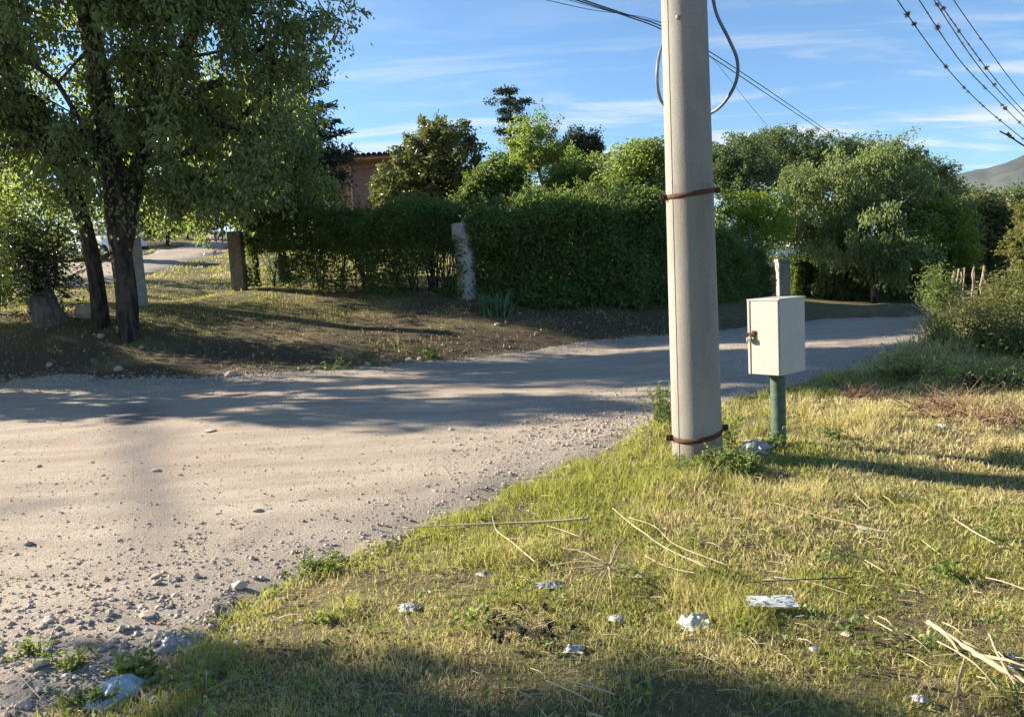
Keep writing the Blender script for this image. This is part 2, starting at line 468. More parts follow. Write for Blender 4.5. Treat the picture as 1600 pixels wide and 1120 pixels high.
M['lf_soft'] = leaf_mat('leaf_soft', (.075, .105, .034), (.20, .24, .092), (.36, .44, .12), .5, .35)
M['lf_yellow'] = leaf_mat('leaf_yellow_green', (.085, .135, .018), (.17, .23, .035), (.40, .50, .05), .5, .45)
M['lf_hedge'] = leaf_mat('leaf_hedge', (.036, .068, .022), (.115, .17, .046), (.28, .38, .06), .5, .33)
M['lf_weed'] = leaf_mat('leaf_weed', (.08, .115, .028), (.19, .235, .07), (.32, .40, .08), .5, .35)
M['lf_iris'] = leaf_mat('leaf_iris', (.06, .11, .06), (.12, .18, .10), (.16, .24, .10), .45, .25)
M['lf_shrub'] = leaf_mat('leaf_dry_shrub', (.07, .085, .022), (.19, .19, .06), (.30, .31, .07), .55, .35)
M['bark'] = bark_mat('bark_dark', (.022, .017, .013), (.09, .074, .062))
M['bark_pale'] = bark_mat('bark_pale', (.085, .067, .054), (.18, .148, .12))
# concrete of the pole: fine aggregate, stains
t = NT('pole_concrete')
n1 = t.noise(70, 5, .7); n2 = t.noise(2.2, 5, .6, stretch=(1, 1, .35)); n3 = t.noise(220, 2, .6); v = t.voro(48); v2 = t.voro(9)
c = t.mix(t.rng(n2, .3, .72), (.222, .205, .176), (.325, .304, .266)); c = t.mix(t.rng(n1, .42, .7, 0, .4), c, (.235, .205, .17))
c = t.mix(t.rng(n3, .58, .72, 0, .6), c, (.56, .53, .47)); c = t.mix(t.rng(n3, .42, .30, 0, .6), c, (.19, .165, .135)); c = t.mix(t.rng(t.noise(5, 6, .7), .56, .7, 0, .4), c, (.22, .20, .165)); c = t.mix(t.rng(v.outputs['Distance'], .10, .03, 0, .55), c, (.20, .175, .15))
c = t.mix(t.rng(v2.outputs['Distance'], .05, .02, 0, .6), c, (.17, .15, .13))
sx = t.n('ShaderNodeSeparateXYZ'); t.l(t.pos(), sx.inputs[0]); zc = sx.outputs['Z']
stk = t.rng(t.noise(16, 4, .6, stretch=(1, 1, .06)), .45, .68)
for zb_, l_ in ((2.03, .55), (.20, .2)):
    run = t.math('MULTIPLY', t.math('MULTIPLY', t.rng(zc, zb_ - l_, zb_ - .02), t.math('LESS_THAN', zc, zb_)), stk)
    c = t.mix(t.math('MULTIPLY', run, .6), c, (.20, .125, .08))
c = t.mix(t.math('MULTIPLY', t.rng(zc, .32, .02), t.rng(n2, .3, .6, .35, .9)), c, (.20, .17, .125))
c = t.mix(t.rng(t.noise(7, 5, .65, stretch=(1, 1, .12)), .55, .72, 0, .35), c, (.17, .155, .13))
M['pole'] = t.pbr(c, .9, normal=t.bump(t.math('SUBTRACT', n1, t.rng(v.outputs['Distance'], .1, .02)), .35, .006), spec=.25)
t = NT('old_concrete'); n1 = t.noise(9, 6, .65); n2 = t.noise(2.2, 4)
c = t.mix(t.rng(n1, .3, .7), (.25, .245, .24), (.40, .39, .38)); c = t.mix(t.rng(n2, .52, .7, 0, .6), c, (.17, .16, .14))
M['concrete'] = t.pbr(c, .92, normal=t.bump(n1, .5, .02), spec=.2)
t = NT('rust'); n1 = t.noise(40, 5, .7)
c = t.mix(t.rng(n1, .3, .7), (.055, .028, .02), (.135, .062, .036)); M['rust'] = t.pbr(c, .85, .3, t.bump(n1, .4, .004))
t = NT('cream_paint'); n1 = t.noise(5, 5, .6); n2 = t.noise(30, 4, .7); v = t.voro(1.0)
c = t.mix(t.rng(n1, .3, .75), (.40, .392, .345), (.455, .447, .395)); c = t.mix(t.rng(n2, .66, .8, 0, .35), c, (.42, .33, .22))
M['cream'] = t.pbr(c, .42, normal=t.bump(n1, .08, .01), spec=.4)
t = NT('door_paint'); n1 = t.noise(5, 5, .6); n2 = t.noise(28, 4, .7)
gr = t.n('ShaderNodeVectorMath', operation='DISTANCE'); t.l(t.pos(), gr.inputs[0]); gr.inputs[1].default_value = (0.235, 0.0, 0.30)
rs = t.math('MULTIPLY', t.rng(gr.outputs['Value'], .075, .01), t.rng(n2, .3, .6))
c = t.mix(t.rng(n1, .3, .75), (.40, .392, .345), (.455, .447, .395)); c = t.mix(rs, c, (.36, .22, .09))
M['door'] = t.pbr(c, .42, spec=.4)
t = NT('green_pipe'); n1 = t.noise(14, 6, .7); n2 = t.noise(45, 4, .7)
c = t.mix(t.rng(n1, .4, .68), (.045, .082, .055), (.10, .145, .105)); c = t.mix(t.rng(n2, .56, .7, 0, .8), c, (.19, .12, .07))
M['pipe'] = t.pbr(c, .6, .0, t.bump(n2, .3, .004))
M['steel'] = plain('worn_steel', (.32, .30, .28), .45, .8, .3, 60)
M['cable_grey'] = plain('grey_cable_sheath', (.15, .17, .19), .5, spec=.4)
M['cable'] = plain('black_cable', (.035, .036, .04), .55)
M['airplant'] = leaf_mat('air_plant_leaf', (.12, .085, .055), (.24, .19, .13), (.15, .12, .08), .8, .15, .1)
M['white_plastic'] = None
def film(name, c, tfac, rough=.3):
    t = NT(name); n1 = t.noise(22, 4, .6)
    col = t.mix(t.rng(n1, .3, .7), tuple(.82 * v for v in c), c)
    return t.pbr(col, rough, spec=.5, trans=c, tfac=tfac, normal=t.bump(n1, .25, .01))
M['bag_blue'] = film('bluish_plastic_film', (.66, .78, .86), .35, .28)
M['film'] = film('clear_plastic_film', (.50, .52, .52), .5, .3)
M['paper'] = film('white_paper', (.58, .59, .59), .2, .7)
M['tissue'] = film('pale_crumpled_plastic', (.60, .62, .58), .3, .45)
M['greycard'] = plain('grey_scrap', (.45, .43, .41), .8)
M['tancard'] = plain('tan_scrap', (.44, .33, .25), .85)
M['darkfilm'] = plain('dark_grey_film', (.06, .065, .075), .35)
M['seed'] = plain('black_seed_head', (.018, .015, .013), .9)
# brick
t = NT('brick_wall'); br = t.n('ShaderNodeTexBrick')
mpn = t.n('ShaderNodeMapping'); t.l(t.pos(), mpn.inputs[0]); mpn.inputs['Rotation'].default_value = (R(90), 0, 0)
t.l(mpn.outputs[0], br.inputs['Vector'])
br.inputs['Color1'].default_value = (.205, .108, .088, 1); br.inputs['Color2'].default_value = (.275, .155, .13, 1); br.inputs['Mortar'].default_value = (.22, .155, .128, 1)
br.inputs['Scale'].default_value = 1; br.inputs['Mortar Size'].default_value = .012; br.inputs['Brick Width'].default_value = .26; br.inputs['Row Height'].default_value = .085
n1 = t.noise(1.1, 5, .6); c = t.mix(t.rng(n1, .45, .7, 0, .5), br.outputs['Color'], (.29, .18, .145))
M['brick'] = t.pbr(c, .9, normal=t.bump(br.outputs['Fac'], -.4, .02), spec=.2)
M['roof'] = plain('roof_tile', (.13, .065, .048), .8, scale=6)
M['timber'] = plain('varnished_timber', (.34, .15, .075), .55, scale=10)
M['grey_wood'] = plain('weathered_board', (.26, .245, .225), .9, var=.4, scale=14)
M['pink_wood'] = plain('fence_wood', (.27, .19, .14), .9, var=.4, scale=20)
M['car_white'] = plain('white_car_paint', (.78, .79, .80), .25, var=.03, spec=.6)
M['car_glass'] = plain('car_glass', (.03, .035, .04), .1, spec=.8)
M['rubber'] = plain('rubber', (.02, .02, .02), .8)
M['tail'] = plain('tail_lamp_red', (.4, .03, .02), .3)
M['tank'] = plain('white_tank', (.78, .78, .76), .5, var=.05)
t = NT('mountain_scrub'); w = t.wpos()
n1 = t.noise(.0016, 7, .62, vec=w); n2 = t.noise(.012, 5, .6, vec=w)
c = t.mix(t.rng(n1, .38, .62), (.034, .048, .042), (.078, .082, .068)); c = t.mix(t.rng(n2, .5, .7, 0, .6), c, (.022, .034, .03))
M['mountain'] = t.pbr(c, 1.0, spec=.05)

# ------------------------------------------------------------------ ground, road, lane, mountain
def sinh_axis(n, c, s, ext):
    a = math.asinh(ext / s); return c + s * np.sinh(np.linspace(-1, 1, n) * a)
def grid_faces(nx, ny):
    i = np.arange(nx - 1)[:, None] * ny; j = np.arange(ny - 1)[None]
    return np.stack([i + j, i + ny + j, i + ny + j + 1, i + j + 1], -1).reshape(-1, 4)
gx = sinh_axis(290, 0, 9, 7200); gy = sinh_axis(290, 10, 9, 7200)
X, Y = np.meshgrid(gx, gy, indexing='ij')
lane_px_near = [(-150, 478), (0, 468), (130, 448), (205, 440), (240, 427), (285, 411), (345, 396), (352, 380), (345, 364)]
lane_px_far = [(331, 362), (318, 372), (280, 387), (220, 398), (130, 408), (0, 420), (-150, 425)]
LANE = np.array([tuple(G(*p)[:2]) for p in lane_px_near + lane_px_far])
z, sd = HN(X.ravel(), Y.ravel())
sdl = poly_sd(LANE, X.ravel(), Y.ravel())
z = z - smooth(-.05, .5, sd) * .14 - smooth(-.1, 1.0, sdl) * .3
gxf, gyf = X.ravel(), Y.ravel()
soil = smooth(.1, -.2, sd) * smooth(18.0, 16.6, gyf) * smooth(10.5, 12, gyf) * (gyf > 11) * smooth(.22, .5, fbm(gxf, gyf, .7, 91, 3)) * np.clip(.55 + .5 * smooth(-6, -1, gxf) + .7 * smooth(15.2, 14.4, gyf), 0, 1)
ground = mesh_np('ground', np.stack([X.ravel(), Y.ravel(), z], -1), [grid_faces(290, 290)], M['ground'], None, {'soil': soil}, True)
tag(ground, kind='structure')

def road_mesh(name, poly, x0, x1, y0, y1, step, mat, rise, yw=1.0, depth=.1, band=.35):
    xs = np.arange(x0, x1, step); ys = np.arange(y0, y1, step * yw)
    X, Y = np.meshgrid(xs, ys, indexing='ij'); x = X.ravel(); y = Y.ravel()
    z, _ = HN(x, y); sd = poly_sd(poly, x, y)
    off, e = road_off(x, y, sd, rise, depth, band)
    keep = sd > -band - .3
    F = grid_faces(len(xs), len(ys)); F = F[keep[F].all(1)]
    used = np.unique(F); re = np.zeros(len(x), int); re[used] = np.arange(len(used))
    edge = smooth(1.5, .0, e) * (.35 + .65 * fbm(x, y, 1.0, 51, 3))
    # a darker streak and patch on the gravel, running down towards the verge
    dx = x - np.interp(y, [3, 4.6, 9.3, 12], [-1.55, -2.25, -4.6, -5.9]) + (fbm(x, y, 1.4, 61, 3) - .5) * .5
    darkened = np.exp(-(dx / (.16 + .018 * y)) ** 2) * smooth(3.4, 5.6, y) * smooth(11.5, 9.5, y) * .85
    d2 = np.hypot((x + 4.0) / .55, (y - 5.55) / .28); darkened = np.maximum(darkened, smooth(1.5, .5, d2 + (fbm(x, y, 2.5, 63, 3) - .5)) * .6)
    return mesh_np(name, np.stack([x, y, z + off], -1)[used], [re[F]], mat, None,
                   {'edge': np.clip(edge, 0, 1)[used], 'darkened': np.clip(darkened, 0, 1)[used]}, True)
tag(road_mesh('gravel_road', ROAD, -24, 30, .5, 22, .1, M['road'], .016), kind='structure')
tag(road_mesh('gravel_lane', LANE, LANE[:, 0].min() - 1, LANE[:, 0].max() + 1, LANE[:, 1].min() - 1, min(120, LANE[:, 1].max()), .4, M['road'], .03, 1.0, .3, .6), kind='structure')

def mountain():
    nx, ny = 200, 60
    xs = np.linspace(1200, 6500, nx); ys = np.linspace(3600, 6400, ny)
    X, Y = np.meshgrid(xs, ys, indexing='ij'); x = X.ravel(); y = Y.ravel()
    az = x / y
    top = np.interp(az, [.30, .45, .52, .58, .62, .67, .75, .9, 1.1, 1.4], [0, 60, 400, 560, 575, 670, 740, 800, 740, 500])
    prof = np.sin(np.clip((y - 3600) / 2000, 0, 1) * math.pi / 2) ** 1.4 * (1 - .5 * smooth(5600, 6400, y))
    rid = 1 - np.abs(2 * fbm(x, y, 1 / 900, 5, 5) - 1)
    z = top * prof * (.78 + .30 * rid) + (fbm(x, y, 1 / 260, 8, 4) - .5) * 70 * prof - 40
    o = mesh_np('mountain', np.stack([x, y, z], -1), [grid_faces(nx, ny)], M['mountain'], smooth_=True)
    tag(o, kind='structure')
mountain()

# ------------------------------------------------------------------ leaves, trees
def leaves_geo(rng, P, ln, wd, dirs=None, updir=.35, fold=.25, var=.5, tint=None):
    """diamond leaves, four vertices each"""
    n = len(P)
    if dirs is None:
        d = rng.normal(size=(n, 3)); d[:, 2] *= .7
    else: d = dirs + rng.normal(size=(n, 3)) * .45
    d /= np.linalg.norm(d, axis=1)[:, None] + 1e-9
    nr = rng.normal(size=(n, 3)); nr[:, 2] += updir * 2
    s = np.cross(d, nr); s /= np.linalg.norm(s, axis=1)[:, None] + 1e-9
    nn = np.cross(s, d)
    L = (ln * (1 + var * rng.uniform(-1, 1, n)))[:, None]; Wd = (wd * (1 + var * rng.uniform(-1, 1, n)))[:, None]
    mid = P + d * L * .45
    V = np.stack([P, mid + s * Wd * .5 + nn * Wd * fold, P + d * L - nn * L * .08, mid - s * Wd * .5 + nn * Wd * fold], 1).reshape(-1, 3)
    k = np.arange(n)[:, None] * 4
    F = np.concatenate([k + np.array([[0, 1, 2]]), k + np.array([[0, 2, 3]])])
    if tint is None: tint = rng.beta(2, 2, n)
    return V, F, np.repeat(tint, 4)
def build_leaves(*a):
    o = build_leaves_(*a); o['kind'] = 'stuff'; return o
def build_leaves_(name, mat, parent, geo, org):
    V = np.concatenate([g[0] for g in geo]); off = np.cumsum([0] + [len(g[0]) for g in geo[:-1]])
    F = np.concatenate([g[1] + o for g, o in zip(geo, off)]); T = np.concatenate([g[2] for g in geo])
    return mesh_np(name, V - np.asarray(org), [F], mat, parent, {'tint': T})

def sample_lobes(rng, lobes, n, shell=.55):
    lobes = np.asarray(lobes, float)
    vol = lobes[:, 3] * lobes[:, 4] * lobes[:, 5]; pr = vol ** .8 / (vol ** .8).sum()
    k = rng.choice(len(lobes), n, p=pr)
    d = rng.normal(size=(n, 3)); d /= np.linalg.norm(d, axis=1)[:, None]
    r = rng.uniform(0, 1, n) ** (1 / 3.0); r = r * (1 - shell) + shell * rng.uniform(.72, 1.02, n)
    return lobes[k, :3] + d * r[:, None] * lobes[k, 3:6]

def grow(rng, trunks, clusters, r_twig=.012, p=.46, rmax=None):
    """branches from the trunk polylines to every leaf cluster; returns [(points, radii)]"""
    nodes = []; par = []; cnt = []
    for tr in trunks:
        prev = -1
        for q in tr:
            nodes.append(np.asarray(q, float)); par.append(prev); cnt.append(0.0); prev = len(nodes) - 1
    root0 = nodes[0]
    zmin = root0[2]
    order = np.argsort(np.linalg.norm(clusters - np.asarray(trunks[0][-1]), axis=1))
    tips = []
    arr = np.array(nodes)
    ok = arr[:, 2] > zmin + .25 * (arr[:, 2].max() - zmin)
    for ci in order:
        c = clusters[ci]
        A = np.array(nodes); d = np.linalg.norm(A - c, axis=1)
        low = A[:, 2] - c[2]
        cost = d + np.maximum(0, low) * .8 + (A[:, 2] < zmin + .22 * (clusters[:, 2].max() - zmin)) * 3.0
        j = int(np.argmin(cost)); a = A[j]
        L = d[j]; m = max(1, min(4, int(L / .6)))
        prev = j
        bend = rng.normal(size=3) * L * .10; bend[2] += L * .10
        for k in range(1, m + 1):
            f = k / m; q = a + (c - a) * f + bend * math.sin(math.pi * f)
            nodes.append(q); par.append(prev); cnt.append(0.0); prev = len(nodes) - 1
        tips.append(prev)
    for tp in tips:
        j = tp
        while j >= 0: cnt[j] += 1; j = par[j]
    return np.array(nodes), par, np.array(cnt)

def wood(mb, nodes, par, cnt, r_twig, p, r_base, flare, ntrunk, sides=5):
    rad = r_twig * np.maximum(cnt, 1) ** p
    hz_ = nodes[:, 2] - nodes[0, 2]; rad = rad * (1 + .55 * np.exp(-np.maximum(hz_ - .12, 0) / .22) * (cnt > .3 * cnt[0]))
    kids = {}
    for i, q in enumerate(par):
        if q >= 0: kids.setdefault(q, []).append(i)
    sc = r_base / max(rad[0], 1e-6)
    if ntrunk: rad = np.where(rad > rad[0] * .35, rad * (1 + (sc - 1) * smooth(.35, 1, rad / rad[0])), rad)
    done = set()
    starts = [i for i, q in enumerate(par) if q < 0]
    stack = [(s, None) for s in starts]
    while stack:
        i, pre = stack.pop()
        chain = [pre, i] if pre is not None else [i]
        while True:
            ks = kids.get(chain[-1], [])
            if not ks: break
            ks = sorted(ks, key=lambda k: -cnt[k])
            for k in ks[1:]: stack.append((k, chain[-1]))
            chain.append(ks[0])
        if len(chain) < 2: continue
        r = [min(rad[k], rad[chain[1]]) if n == 0 and pre is not None else rad[k] for n, k in enumerate(chain)]
        pts = nodes[chain]
        big = max(r)
        if big > .05 and len(pts) > 3:   # finer curve on the stout limbs
            tt = np.arange(len(pts)); t2 = np.linspace(0, len(pts) - 1, len(pts) * 3 - 2)
            pts = np.stack([np.interp(t2, tt, pts[:, c]) for c in range(3)], -1)
            for _ in range(2): pts[1:-1] = (pts[:-2] + 2 * pts[1:-1] + pts[2:]) / 4
            r = np.interp(t2, tt, r)
        mb.tube(pts, r, 9 if big > .1 else sides if big > .03 else 4, cap=big > .05)

def tree(name, label, cat, base, lobes, nclus, nleaf, leaf, mat, barkm, seed, trunks=None, r_base=.15, clus_r=.35, flat=.75, group=None,
         updir=.35, shell=.55, r_twig=.010, hang=0., clusters=None, tint_h=.0, extra=None, wd=.5, clear=None):
    rng = np.random.default_rng(seed)
    base = np.asarray(base, float)
    root = empty(name, base)
    lobes = np.asarray(lobes, float)
    if clusters is None:
        clusters = sample_lobes(rng, lobes, nclus, shell)
        sc_ = lobes[:, 3:].mean(); a_ = clusters / sc_        # ragged outline: push the clusters about in and out
        k_ = fbm(a_[:, 0] + a_[:, 1] * .6 + seed, a_[:, 2] * 1.3, 1.6, seed, 3) - .5
        lc = lobes[:, :3].mean(0); clusters = clusters + (clusters - lc) * (k_ * .55)[:, None]
    if clear is not None:   # an opening in the leaves through which the limbs are seen
        q_ = np.array([px_of(c_) for c_ in clusters]); (x0_, x1_, y0_, y1_), dmax = clear
        clusters = clusters[~((q_[:, 0] > x0_) & (q_[:, 0] < x1_) & (q_[:, 1] > y0_) & (q_[:, 1] < y1_) & (clusters[:, 1] < dmax) & (rng.uniform(0, 1, len(q_)) < .55))]
    if trunks is None:
        top = lobes[:, :3].mean(0); top = np.array([top[0], top[1], lobes[:, 2].max()])
        n = 7; f = np.linspace(0, .85, n)[:, None]
        tr = base + (top - base) * f + rng.normal(size=(n, 3)) * np.array([.06, .06, 0]) * f * np.linalg.norm(top - base) * .35
        tr[0] = base - np.array([0, 0, .15]); trunks = [tr]
    nodes, par, cnt = grow(rng, trunks, clusters)
    mb = MB(); wood(mb, nodes - base, par, cnt, r_twig, .46, r_base, 1, True)
    mb.build('trunk', barkm, root, True)
    per = nleaf // len(clusters)
    cs = rng.uniform(.6, 1.35, len(clusters)) * clus_r
    P = np.repeat(clusters, per, 0); S = np.repeat(cs, per)
    if flat > .55:   # leafy shoots that point out and up from the middle of the crown
        lc = lobes[:, :3].mean(0); lc = lc - np.array([0, 0, .5 * lobes[:, 5].mean()])
        dv = clusters - lc; dv /= np.linalg.norm(dv, axis=1)[:, None] + 1e-9
        dv = dv * .8 + rng.normal(size=dv.shape) * .5 + np.array([0, 0, .22]); dv /= np.linalg.norm(dv, axis=1)[:, None]
        tl = rng.uniform(-.7, 1, len(P)); lenf = np.repeat(rng.uniform(.9, 2.1, len(clusters)), per)
        off = np.repeat(dv, per, 0) * (tl * S * lenf)[:, None] + np.clip(rng.normal(size=(len(P), 3)), -1.8, 1.8) * (S * .42 * (1 - .45 * np.maximum(tl, 0)))[:, None]
        off[:, 2] -= np.maximum(tl, 0) ** 2 * S * .35
    else:
        off = np.clip(rng.normal(size=(len(P), 3)), -1.7, 1.7) * S[:, None] * np.array([1, 1, flat])
    if hang: off[:, 2] -= rng.uniform(0, 1, len(P)) ** 1.3 * hang
    P = P + off
    P[:, 2] = np.maximum(P[:, 2], H(P[:, 0], P[:, 1]) + .05)
    ct = np.repeat(rng.beta(1.3, 1.3, len(clusters)), per)
    tint = np.clip(ct * .75 + rng.beta(2, 2, len(P)) * .45 - .08, 0, 1)
    dirs = None
    if hang: dirs = np.tile([0, 0, -.9], (len(P), 1)) + off * .6
    geo = [leaves_geo(rng, P, leaf, leaf * wd, dirs, updir, tint=tint)]
    if extra is not None: geo += extra(rng, root, base)
    build_leaves('crown', mat, root, geo, base)
    tag(root, label, cat, group)
    return root
def lobes_px(d, L, dy=1.0, fl=1.0):
    """crown lobes given by where they show and how large they look at distance d"""
    out = []
    for l in L:
        cx, cy, rx, ry = l[:4]; dd = d + (l[4] if len(l) > 4 else 0)
        p = at(cx, cy, dd); k = dd / FPX
        out.append((*p, rx * k, rx * k * dy, ry * k * fl))
    return out
def foot(px, d, dz=0):
    p = at(px, 440, d); return np.array([p[0], d, gz(p[0], d) + dz])

# ------------------------------------------------------------------ left verge: the big tree and what stands round it
def elm_twigs(rng, root, base):
    """long drooping sprays that hang out over the sky at the right of the crown"""
    geo = []; mb = MB()
    L = [[(455, -60), (500, 0), (540, 6), (575, 25), (578, 30)], [(470, -30), (510, 18), (530, 45), (540, 82)], [(480, 20), (508, 20), (545, 40), (556, 48)],
         [(440, 40), (480, 75), (510, 95), (512, 125)], [(450, 60), (490, 72), (518, 100), (508, 148)], [(420, -80), (520, -20), (560, 10)],
         [(460, 0), (492, 30), (500, 70)], [(440, 80), (470, 100), (485, 130)], [(470, -50), (530, -10), (548, 20), (560, 46)], [(430, 30), (470, 50), (502, 62)]]
    for l in L:
        dd = 14.6 + rng.uniform(-.6, .6)
        P = np.array([at(px, py, dd) for px, py in l]); P[:, 1] += np.linspace(0, -.3, len(P))
        t = np.linspace(0, 1, 14); tt = np.linspace(0, 1, len(P)); Q = np.stack([np.interp(t, tt, P[:, c]) for c in range(3)], -1)
        for _ in range(2): Q[1:-1] = (Q[:-2] + 2 * Q[1:-1] + Q[2:]) / 4
        Q += rng.normal(size=Q.shape) * .018
        mb.tube(Q - base, np.linspace(.014, .004, 14), 4, cap=False)
        n = 46; k = rng.uniform(3, 13, n); q = np.stack([np.interp(k, np.arange(14), Q[:, c]) for c in range(3)], -1) + rng.normal(size=(n, 3)) * .06
        geo.append(leaves_geo(rng, q, .085, .045, np.tile([0, 0, -.8], (n, 1))))
    mb.build('twig', M['bark'], root)
    # low hanging sprays along the underside of the crown
    n = 90
    for i in range(n):
        px = rng.uniform(10, 520); py = np.interp(px, [0, 60, 130, 200, 260, 330, 400, 470, 520], [300, 300, 330, 330, 335, 318, 250, 150, 40]) - rng.uniform(0, 70)
        c = at(px, py, 15 + rng.uniform(-2.2, 2.2)); m = 34
        q = c + rng.normal(size=(m, 3)) * np.array([.22, .22, .1]); q[:, 2] -= rng.uniform(0, .55, m)
        geo.append(leaves_geo(rng, q, .085, .048, np.tile([0, 0, -.8], (m, 1))))
    return geo
D1 = 15.0
tb = G(200, 527); tb2 = G(158, 508)
def px_line(L): return np.array([at(a, b, c) for a, b, c in L])
trA = px_line([(200, 470, 15.0), (190, 400, 15), (180, 330, 15), (176, 250, 15.1), (160, 150, 15.2), (140, 40, 15.4), (120, -80, 15.5), (130, -200, 15.6)])
trA = np.concatenate([[tb + np.array([.02, 0, -.25])], [tb + np.array([0.0, 0, .12])], trA])
trB = px_line([(152, 440, 15.3), (140, 380, 15.3), (120, 310, 15.2), (96, 265, 15.1), (60, 210, 14.9), (15, 120, 14.6), (-40, 20, 14.3)])
trB = np.concatenate([[tb2 + np.array([0, 0, -.25])], trB])
trC = px_line([(196, 380, 15.1), (215, 250, 15.4), (260, 140, 15.8), (310, 30, 16), (350, -90, 16.2)])
trC = np.concatenate([[trA[3]], trC])
trD = px_line([(185, 340, 15.0), (150, 230, 14.7), (90, 130, 14.2), (20, 75, 13.8), (-60, 40, 13.5)])
trD = np.concatenate([[trA[4]], trD])
trE = px_line([(205, 280, 15.2), (230, 255, 15.3), (300, 240, 15.6), (380, 190, 15.8), (440, 110, 15.8)])
trE = np.concatenate([[trA[5]], trE])
LB = lobes_px(15, [(110, 90, 190, 150), (320, 70, 150, 120), (40, 235, 130, 95), (260, 235, 130, 95), (200, -140, 290, 140), (410, 10, 70, 100), (-120, 60, 140, 200), (400, 150, 60, 80), (330, 265, 90, 55), (240, 300, 80, 30)], .75)
tree('elm_tree', 'big dark leafy tree with a split trunk on the bank at the left road corner', 'tree', tb, LB, 720, 98000, .104, M['lf_big'], M['bark'], 11,
     trunks=[trA, trB, trC, trD, trE], r_base=.25, clus_r=.34, flat=.8, shell=.35, r_twig=.016, extra=elm_twigs, hang=.25, wd=.55, clear=((80, 250, 60, 430), 15.1))

tree('leafy_tree', 'dark leafy tree filling the space between the split trunk and the cedar', 'tree', foot(402, 20.2),
     lobes_px(19, [(330, 180, 90, 80), (400, 215, 90, 80), (300, 275, 80, 48), (430, 280, 90, 52), (370, 310, 80, 34), (470, 300, 60, 38), (240, 200, 80, 80)], .8), 240, 40000, .10, M['lf_big'], M['bark'], 18,
     trunks=[np.array([foot(402, 20.2) - [0, 0, .1], at(400, 420, 20.2), at(394, 370, 20), at(375, 310, 19.5), at(355, 220, 19), at(352, 150, 19)])], r_base=.09, clus_r=.33, hang=.2, shell=.5)
tree('background_tree', 'sunlit yellow green tree showing through the branches left of the split trunk', 'tree', foot(60, 25),
     lobes_px(25, [(50, 320, 110, 70), (-60, 300, 110, 110), (130, 300, 60, 60), (0, 380, 80, 40)]), 80, 5000, .17, M['lf_back'], M['bark'], 12, r_base=.14, clus_r=.55)
tree('background_tree', 'tall green tree far behind the left trunk beside the lane', 'tree', foot(200, 52),
     lobes_px(52, [(190, 290, 100, 60), (250, 320, 50, 26), (90, 250, 110, 80), (-60, 260, 120, 100)]), 90, 9000, .32, M['lf_back'], M['bark'], 13, r_base=.2, clus_r=.9)
tree('lane_tree', 'dark round tree overhanging the far side of the lane', 'tree', foot(268, 46),
     lobes_px(46, [(262, 335, 42, 30), (225, 330, 50, 40), (300, 328, 28, 22)]), 60, 7000, .22, M['lf_mid'], M['bark'], 14, r_base=.18, clus_r=.7)
tree('lane_tree', 'small bright tree at the end of the lane under the big crown', 'tree', foot(300, 60),
     lobes_px(60, [(298, 338, 26, 18), (280, 345, 20, 15)]), 30, 3500, .28, M['lf_yellow'], M['bark'], 15, r_base=.15, clus_r=.8)
tree('lane_tree', 'far grey green tree closing the end of the lane', 'tree', foot(312, 110),
     lobes_px(110, [(308, 338, 22, 18), (285, 330, 25, 22), (380, 320, 60, 30)]), 30, 3000, .5, M['lf_mid'], M['bark'], 16, r_base=.25, clus_r=1.4)
tree('cedar_tree', 'dark blue green cedar with layered boughs behind the left hedge', 'tree', foot(445, 23),
     lobes_px(22.5, [(440, 150, 44, 55), (430, 215, 85, 55), (440, 275, 100, 45), (395, 320, 85, 38), (480, 245, 45, 40), (370, 240, 60, 60)]), 190, 25000, .15, M['lf_cedar'], M['bark'], 17, r_base=.24, clus_r=.36, flat=.35, shell=.5, wd=.4)
def cedar_tips(rng, root, base): return []
# cedar boughs reaching right over the brick house
bough_rng = np.random.default_rng(171)
bt = [o for o in COL.objects if o.name == 'cedar_tree'][0]
geo = []; mb = MB(); borg = np.array(bt.location)
for (x0, y0, x1, y1) in [(450, 150, 507, 128), (450, 180, 520, 165), (455, 200, 528, 190), (450, 225, 545, 205), (455, 250, 558, 238), (455, 262, 545, 250), (450, 285, 530, 275), (460, 300, 520, 296), (450, 130, 490, 100), (445, 110, 470, 82)]:
    a = at(x0, y0, 22.5); b = at(x1, y1, 21.8 + bough_rng.uniform(0, 1.5))
    tt = np.linspace(0, 1, 7)[:, None]; Q = a + (b - a) * tt; Q[:, 2] += np.sin(tt[:, 0] * math.pi) * -.12
    mb.tube(Q - borg, np.linspace(.04, .008, 7), 4, cap=False)
    n = 260; k = bough_rng.uniform(0, 1, n) ** .8; q = a + (b - a) * k[:, None]
    side = bough_rng.normal(size=(n, 3)) * np.array([.22, .30, .07]) * (1.25 - k)[:, None]
    geo.append(leaves_geo(bough_rng, q + side, .14, .05, np.tile((b - a) / np.linalg.norm(b - a), (n, 1)) + side))
mb.build('bough', M['bark'], bt); build_leaves('bough_needles', M['lf_cedar'], bt, geo, borg)

